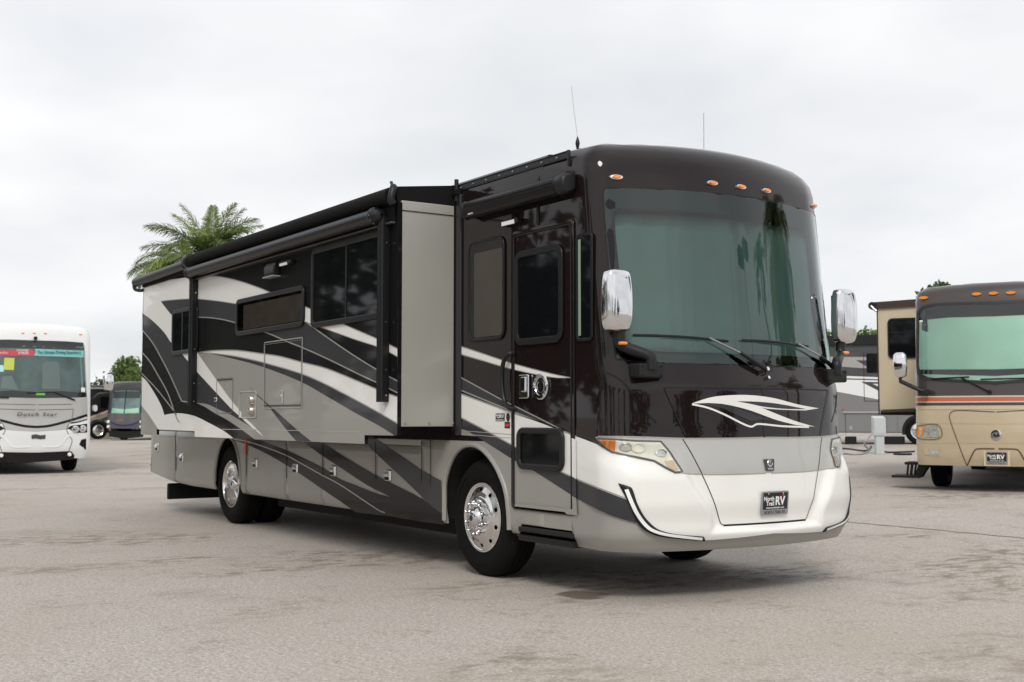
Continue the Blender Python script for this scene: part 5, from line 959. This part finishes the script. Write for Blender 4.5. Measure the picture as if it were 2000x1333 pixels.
# ================================================================== pedestal, cords, verge, planting
ped = ground_at(1715, 35.5); pedm = pmat('pedestal_grey', (.52, .56, .57), .55, var=.05)
pd = thing('utility_pedestal', 'pale grey utility pedestal between the silver bumper and tan coach', 'pedestal', ped, _th+.45); pd.scale = (.72, .72, .98)
obj('post', MB().box(-.17, .17, -.12, .12, 0, .62), pedm, pd, bevel=.01); obj('meter_box', MB().box(-.27, .23, -.17, .15, .56, 1.08).add([(-.27, -.17, 1.08), (.23, -.17, 1.08), (.23, .15, 1.08), (-.27, .15, 1.08), (-.27, .15, 1.15), (.23, .15, 1.15)], [(0, 1, 5, 4), (1, 2, 5), (0, 4, 3), (2, 3, 4, 5)]), pedm, pd, bevel=.012); obj('box_lid', MB().box(-.25, .21, -.185, -.17, .62, 1.05), pedm, pd, bevel=.008)
def gpt(px_, py):                              # pixel -> point on the sloping lot
    d = rays([(px_, py)])[0]; t = 5.
    for _ in range(60): P = CAM+d*t; t += (P[2]-gz(P[0], P[1]))/max(1e-4, -d[2]+.013*d[1])*.7
    return CAM+d*t
def cord(pts, r, mat, label, first=None):
    P = [gpt(*p)+np.array([0, 0, r*1.05]) for p in pts]
    if first is not None: P = [np.array(q_) for q_ in first]+P
    return tag(obj('power_cord', MB().tube(cr([tuple(p) for p in P], 6), r, 6), mat, None, True), label, 'cord', 'power cords on the lot')
cord([(1697, 882), (1685, 888), (1668, 889.5), (1650, 888), (1636, 889.5)], .03, greypl, 'grey power cord curving down from the pedestal onto the ground', [(ped[0]-.2, ped[1]-.15, ped[2]+.55), (ped[0]-.3, ped[1]-.3, ped[2]+.3)])
cord([(1702, 874), (1695, 882), (1680, 882), (1660, 879), (1638, 878)], .028, blackpl, 'black power cord lying on the ground left of the pedestal'); cord([(1722, 882), (1735, 885.5), (1760, 885), (1786, 884)], .026, blackpl, 'black power cord running right from the pedestal to the tan coach'); cord([(1746, 889), (1760, 889.6), (1781, 889.4)], .03, blackpl, 'short black cord end lying before the tan coach step')
tag(obj('ground_crack', (lambda a, b: MB().add([tuple(gpt(*p)+np.array([0, 0, .004])) for p in list(a)+list(b)], [(i, i+1, len(a)+i+1, len(a)+i) for i in range(len(a)-1)]))(*ribbon([(1640+18*k, 1019+1.62*k+random.uniform(-.6, .6)) for k in range(22)], [random.uniform(.8, 2.0) for k in range(22)])), pmat('crack_brown', (.27, .235, .20), .9)), 'thin brown seam in the asphalt right of the white bumper', 'seam')
bpy.data.objects['ground_crack']['kind'] = 'structure'
# grass verge with a kerb behind the main coach
va = ground_at(262, 68); vb = ground_at(420, 66); vc = ground_at(400, 110); ve = ground_at(225, 110)
vp = [va, vb, vc, ve]
vg = obj('grass_verge', MB().add([(x, y, .14) for x, y, z in vp]+[(x, y, .0) for x, y, z in vp], [(0, 1, 2, 3), (0, 4, 5, 1), (3, 7, 4, 0)]), pmat('grass', (.14, .20, .045), .9, var=.5, vscale=3)); vg['kind'] = 'structure'
kb = obj('kerb', MB().tube([(va[0], va[1], .07), (vb[0], vb[1], .07)], .10, 8).tube([(va[0], va[1], .07), (ve[0], ve[1], .07)], .10, 8), pmat('kerb_concrete', (.45, .42, .38), .9, var=.15)); kb['kind'] = 'structure'

def leaf_mat(name, c, tr=.35, var=.35):
    m = bpy.data.materials.new(name); m.use_nodes = True; t = m.node_tree; b = t.nodes['Principled BSDF']; b.inputs['Roughness'].default_value = .5; b.inputs['Specular IOR Level'].default_value = .4
    oi = t.nodes.new('ShaderNodeNewGeometry'); r = t.nodes.new('ShaderNodeValToRGB'); r.color_ramp.elements[0].color = (*[x*(1-var) for x in c], 1); r.color_ramp.elements[1].color = (*[x*(1+var) for x in c], 1)
    t.links.new(oi.outputs['Random Per Island'], r.inputs[0]); t.links.new(r.outputs[0], b.inputs['Base Color'])
    tl = t.nodes.new('ShaderNodeBsdfTranslucent'); t.links.new(r.outputs[0], tl.inputs[0]); mi = t.nodes.new('ShaderNodeMixShader'); mi.inputs[0].default_value = tr
    o = t.nodes['Material Output']; t.links.new(b.outputs[0], mi.inputs[1]); t.links.new(tl.outputs[0], mi.inputs[2]); t.links.new(mi.outputs[0], o.inputs[0]); return m
palm_l = leaf_mat('palm_leaf', (.14, .19, .06)); palm_y = leaf_mat('young_palm_leaf', (.23, .30, .085)); bark = pmat('bark', (.18, .15, .12), .9, var=.3, vscale=8, bump=.4, bscale=20); palmbark = pmat('palm_bark', (.24, .22, .19), .9, var=.25, vscale=6, bump=.3, bscale=15)
green1 = leaf_mat('foliage_dark', (.065, .105, .028)); green2 = leaf_mat('foliage_mid', (.115, .18, .045)); green3 = leaf_mat('foliage_bright', (.17, .23, .055)); green0 = leaf_mat('foliage_shade', (.03, .045, .016)); flower = leaf_mat('foliage_flowering', (.16, .17, .035), .3, .6)
def frond(az, el, length, droop, nleaf, lw_, ll, rnd):
    mb = MB(); p = np.zeros(3); e0 = el; pts = []; dirs = []; n = 26; step = length/n
    for i in range(n+1):
        pts.append(p.copy()); t = i/n; e_ = e0-droop*(t**1.5); d = np.array([math.cos(az)*math.cos(e_), math.sin(az)*math.cos(e_), math.sin(e_)]); dirs.append(d); p = p+d*step
    mb.tube(pts, [.035*(1-.85*i/n)*length/3+.004 for i in range(n+1)], 5)
    for i in range(nleaf):
        t = .10+.90*(i+.5)/nleaf; k = t*n; j = min(n-1, int(k)); q = pts[j]+(pts[j+1]-pts[j])*(k-j); d = dirs[j]; side = np.cross(d, [0, 0, 1.]); side /= np.linalg.norm(side)+1e-6; up = np.cross(side, d)
        L_ = ll*(math.sin(PI*(.15+.80*t))**.7)*(.85+.3*rnd.random())
        for sg in (-1, 1):
            for tilt in ((.5,) if i % 2 else (.05,)):
                dd = d*(.55+.5*t)+side*sg*(.95-.25*t)+up*(tilt*.9-.1+.25*(rnd.random()-.5)); dd /= np.linalg.norm(dd)
                wv_ = np.cross(dd, up); wv_ /= np.linalg.norm(wv_)+1e-6; w2 = lw_*(.8+.4*rnd.random()); sag = np.array([0, 0, -1.])
                m1 = q+dd*L_*.5+sag*L_*.06; m2 = q+dd*L_*.8+sag*L_*.18; tip = q+dd*L_+sag*L_*.36
                mb.add([q+wv_*w2*.4, q-wv_*w2*.4, m1-wv_*w2, m1+wv_*w2, m2-wv_*w2*.7, m2+wv_*w2*.7, tip], [(0, 1, 2, 3), (3, 2, 4, 5), (5, 4, 6)])
    return mb
def palm(label, loc, h, lean=(0, 0), fronds=(), group='palm trees', name='palm_tree', seed=1, rt=.2):
    rnd = random.Random(seed); t = thing(name, label, 'palm tree', loc, 0, group); n = 12
    obj('trunk', MB().tube([(lean[0]*(k/n)**2, lean[1]*(k/n)**2, h*k/n) for k in range(n+1)], [rt*(1.15-.35*k/n) for k in range(n+1)], 12), palmbark, t, True)
    obj('crown_shaft', MB().tube([(lean[0], lean[1], h-.1), (lean[0], lean[1], h+.7)], [rt*.8, rt*.35], 10), pmat('crown_shaft_green', (.10, .16, .05), .5), t, True)
    for az, el, ln, dr_, y in fronds:
        o = obj('frond', frond(az, el, ln, dr_, 58, .030*ln/3, .30*ln, rnd), palm_y if y else palm_l, t, fix=False); o.location = (lean[0], lean[1], h+.45)
    return t
azr = math.atan2(RIGHT[1], RIGHT[0])           # picture-right
P1 = ground_at(406, 44); P2 = ground_at(364, 40)
fr = [(azr+PI+.1, .42, 2.5, .75, 0), (azr+PI-.35, 1.0, 2.4, .55, 1), (azr+PI+.5, .75, 2.6, .9, 0), (azr+PI/2, 1.5, 2.0, .3, 0), (azr+.1, 1.15, 2.2, .45, 0), (azr-.3, .95, 2.4, .9, 0), (azr+.2, .62, 2.6, .9, 0), (azr+.5, .3, 3.0, 1.1, 0), (azr-.5, .45, 3.0, 1.5, 1), (azr-.1, .2, 3.2, .75, 0),
      (azr-PI/2, .8, 2.4, 1.4, 1), (azr-PI/2-.5, .55, 2.6, 1.6, 0), (azr-PI/2+.6, .55, 2.6, 1.6, 0), (azr+PI/2+.4, .7, 2.6, 1.0, 0), (azr+PI+.2, .05, 2.6, 1.2, 0), (azr+PI/2-.5, .6, 2.6, 1.1, 0), (azr-PI/2, .1, 2.3, 1.1, 0), (azr-PI/2+.9, .1, 2.3, 1.1, 0), (azr-PI/2-.9, .0, 2.3, 1.1, 0), (azr+PI-.1, .8, 2.6, .9, 0), (azr+.6, .9, 2.5, .8, 1), (azr-.2, 1.3, 2.2, .5, 1), (azr+PI+.3, 1.25, 2.2, .5, 1), (azr+PI-.6, .35, 2.6, 1.0, 0), (azr-.7, .8, 2.6, 1.3, 0)]
palm('tall green palm rising behind the roof of the foreground motorhome', P1, 6.75, fronds=fr, seed=3)
fr2 = [(azr+PI+k*.33-.9, .55-.1*(k % 3), 2.1, 1.5, k % 2) for k in range(6)]+[(azr-PI/2+k*.5-1., .75-.15*(k % 2), 2.0, 1.7, k % 2) for k in range(5)]+[(azr+k*.5-.5, .6, 1.9, 1.5, 1) for k in range(4)]+[(azr-PI/2, 1.3, 1.3, 1., 1), (azr+PI, 1.0, 1.5, 1.4, 1)]
palm('lower drooping palm crown at the rear roof corner of the foreground motorhome', P2, 5.72, fronds=fr2, seed=5)

def tree(name, label, loc, crowns, trunk_h, n_leaf, ls, mat, group, seed, cat='tree', limbs=5):
    rnd = np.random.default_rng(seed); t = thing(name, label, cat, loc, 0, group); mb = MB()
    mb.tube([(0, 0, 0), (.05, .03, trunk_h*.5), (0, 0, trunk_h)], [.22, .17, .13], 8)
    for cx_, cy, cz, r in crowns[:limbs]: mb.tube([(0, 0, trunk_h*.75), (cx_*.5, cy*.5, (trunk_h+cz)/2), (cx_, cy, cz)], [.10, .07, .03], 6)
    obj('trunk', mb, bark, t, True)
    tot = sum(c[3]**2 for c in crowns); V = []
    for cx_, cy, cz, r in crowns:
        k = int(n_leaf*r*r/tot); d = rnd.normal(size=(k, 3)); d /= np.linalg.norm(d, axis=1)[:, None]; rr = r*(rnd.random(k)**.33)*(1+.18*np.sin(d[:, 0]*5+cx_)*np.sin(d[:, 2]*6+cy)+.12*rnd.normal(size=k))
        V.append(np.array([cx_, cy, cz])+d*rr[:, None]*np.array([1, 1, .85]))
    C_ = np.concatenate(V); C_ = C_[C_[:, 2] > .15]; k = len(C_); a = rnd.normal(size=(k, 3)); a /= np.linalg.norm(a, axis=1)[:, None]; b = np.cross(a, rnd.normal(size=(k, 3))); b /= np.linalg.norm(b, axis=1)[:, None]; s_ = ls*(.6+.8*rnd.random(k))[:, None]
    vv = np.stack([C_-a*s_, C_+b*s_*.55, C_+a*s_, C_-b*s_*.55], 1).reshape(-1, 3); me = bpy.data.meshes.new('crown'); me.vertices.add(len(vv)); me.vertices.foreach_set('co', vv.ravel())
    me.loops.add(4*k); me.loops.foreach_set('vertex_index', np.arange(4*k)); me.polygons.add(k); me.polygons.foreach_set('loop_start', np.arange(0, 4*k, 4)); me.polygons.foreach_set('loop_total', np.full(k, 4)); me.update(calc_edges=True); me.validate()
    link('crown', me, mat, t); return t
def blob(rs, w_, h0, h1, n, r): return [(rs.uniform(-w_, w_), rs.uniform(-w_, w_), rs.uniform(h0, h1), rs.uniform(r*.7, r*1.2)) for _ in range(n)]
rs = random.Random(4)
for k, (px_, d_, top, wid_, m_, lab) in enumerate(((222, 92, 4.4, 1.2, green1, 'dark green tree above the small grey motorhome, nearest the white mirror'), (246, 96, 5.3, 1.7, green2, 'rounded mid green tree above the small grey motorhome'), (276, 92, 5.9, 1.4, green2, 'tallest dark tree beside the rear edge of the foreground motorhome'), (204, 99, 2.6, 1.0, green1, 'low dark tree behind the mirror of the left white motorhome'), (300, 90, 4.8, 1.6, green2, 'green tree mostly hidden behind the rear of the foreground motorhome'))):
    tree('tree', lab, ground_at(px_, d_), blob(rs, wid_, top*.35, top-.9, 9, 1.0), top*.4, 2600, .16, m_, 'trees beyond the left coaches', 20+k)
for k, (px_, d_, lab) in enumerate(((238, 80, 'yellow-green flowering shrub right above the small grey motorhome roof'), (262, 79, 'orange-flecked shrub next to the rear corner of the foreground motorhome'))):
    tree('shrub', lab, ground_at(px_, d_), [(x, 0, 2.6+.3*rs.random(), .75) for x in (-1., -.3, .4, 1.)]+[(x, .2, 1.5, .8) for x in (-.8, 0, .8)], 1.2, 1800, .11, flower if k else green3, 'flowering shrubs', 40+k, 'shrub', 3)
for k, (px_, d_, top, wid_, m_, lab) in enumerate(((1662, 74, 6.1, 1.3, green3, 'pale green tree top beside the far chrome mirror'), (1690, 76, 6.4, 1.3, green2, 'green tree top above the grey motorhome roof, right of the mirror'), (1722, 75, 6.1, 1.4, green3, 'bright green tree top above the grey motorhome, left of the tan slide-out'), (1752, 77, 6.4, 1.3, green2, 'green tree top directly behind the black awning roller'))):
    tree('tree', lab, ground_at(px_, d_), blob(rs, wid_, top*.5, top-.7, 13, .85), top*.5, 3600, .14, m_, 'trees beyond the grey motorhome', 60+k)
tree('tree', 'dark tree peeking out left of the tan motorhome roof', ground_at(1792, 52), blob(rs, .4, 4.3, 5.5, 6, .5), 4, 1200, .14, green1, 'trees behind the tan motorhome', 71); tree('tree', 'tree top just showing above the tan motorhome roof', ground_at(1848, 52), blob(rs, .7, 4.9, 6.35, 9, .42), 4, 1600, .14, green1, 'trees behind the tan motorhome', 72)

# ================================================================== what the glass and paint mirror: behind and beside the photographer
def bounce(px_, dist):
    P = S.cam([px_])[0]; n_ = S.normal(P); d = rays([px_])[0]; r_ = d-2*(d@n_)*n_; h = np.linalg.norm(r_[:2]); return P+r_*(dist/h)
def stand(px_top, px_base, dist): a = bounce(px_top, dist); b = bounce(px_base, dist); return (b[0], b[1], 0.), a[2], (a[0]-b[0], a[1]-b[1])
pf = lambda n, ln, sd: [(k*2.399+sd, 1.25-.075*k, ln, 1.9, k % 3 == 0) for k in range(n)]
loc, h, lean = stand((1540, 455), (1540, 690), 22); palm('palm mirrored as the broad dark shape in the windshield, behind the photographer', loc, max(4., h*.95), (0, 0), pf(26, 3.5, .3), 'palms mirrored in the windshield', seed=11, rt=.25)
loc, h, lean = stand((1478, 455), (1520, 690), 26); palm('thin palm mirrored beside the lamp post in the windshield, behind the photographer', loc, max(4., h*.85), lean, pf(11, 1.7, 1.), 'palms mirrored in the windshield', seed=12, rt=.15)
loc, h, lean = stand((1440, 500), (1470, 690), 24); lp = thing('lamp_post', 'twin-headed lamp post mirrored in the windshield, behind the photographer', 'lamp post', loc)
obj('pole', MB().tube([(0, 0, 0), (0, 0, h)], [.11, .07], 10), steel, lp, True)
for k in (-1, 1): obj('lamp_head', MB().box(-.3, .3, k*.75-.6, k*.75+.6, h-.25+.22*k, h+.25+.22*k), blackpl, lp, bevel=.05)
print('BOUNCE', loc, h, lean)
spots = [(-26, -20, 11), (-20, -24, 12), (-14, -23, 11), (-8, -26, 12), (-33, -24, 10), (-2, -29, 11), (6, -32, 10), (-40, -15, 10), (-50, -17, 9), (-62, -19, 8), (-34, -14, 12), (-27, -13, 13), (-75, -22, 8), (16, -34, 10), (30, -28, 9), (38, -16, 9), (42, -3, 8), (40, 10, 8), (44, 24, 8)]
def tree_line(name, label, sp, seed):
    rnd = np.random.default_rng(seed); V = []; mb = MB()
    for x, y, h_ in sp:
        z0 = gz(x, y); mb.tube([(x, y, z0), (x+.1, y, z0+h_*.5)], [.3, .2], 7)
        for cx_, cy, cz, r in blob(rs, h_*.28, h_*.2, h_*.82, 11, h_*.2):
            k = int(26*r*r); d = rnd.normal(size=(k, 3)); d /= np.linalg.norm(d, axis=1)[:, None]; V.append(np.array([x+cx_, y+cy, z0+cz])+d*r*(rnd.random(k)**.33)[:, None])
    C_ = np.concatenate(V); k = len(C_); a = rnd.normal(size=(k, 3)); a /= np.linalg.norm(a, axis=1)[:, None]; b = np.cross(a, rnd.normal(size=(k, 3))); b /= np.linalg.norm(b, axis=1)[:, None]; s_ = .36*(.6+.8*rnd.random(k))[:, None]
    vv = np.stack([C_-a*s_, C_+b*s_*.55, C_+a*s_, C_-b*s_*.55], 1).reshape(-1, 3); f = [(4*i, 4*i+1, 4*i+2, 4*i+3) for i in range(k)]
    me = bpy.data.meshes.new(name); me.from_pydata([tuple(p) for p in vv], [], f); me.update(); o = link(name, me, green0); o['kind'] = 'stuff'; tag(o, label, 'trees'); t = obj('trunks', mb, bark, o, True); t['kind'] = 'stuff'
tree_line('tree_line', 'dark wood beside the lot, mirrored in the motorhome side paint', [q_ for q_ in spots if q_[1] < -18], 80); tree_line('tree_line', 'dark wood behind the photographer, mirrored in the motorhome front cap', [q_ for q_ in spots if q_[1] >= -18], 81)
far = [(CAM[0]+175*math.cos(a), CAM[1]+175*math.sin(a), 5.0+1.2*rs.random()) for a in np.linspace(math.atan2(_F0[1], _F0[0])-.75, math.atan2(_F0[1], _F0[0])+.62, 46)]
tree_line('far_tree_line', 'low distant wood along the far edge of the lot', [(x, y, h_) for x, y, h_ in far], 82)
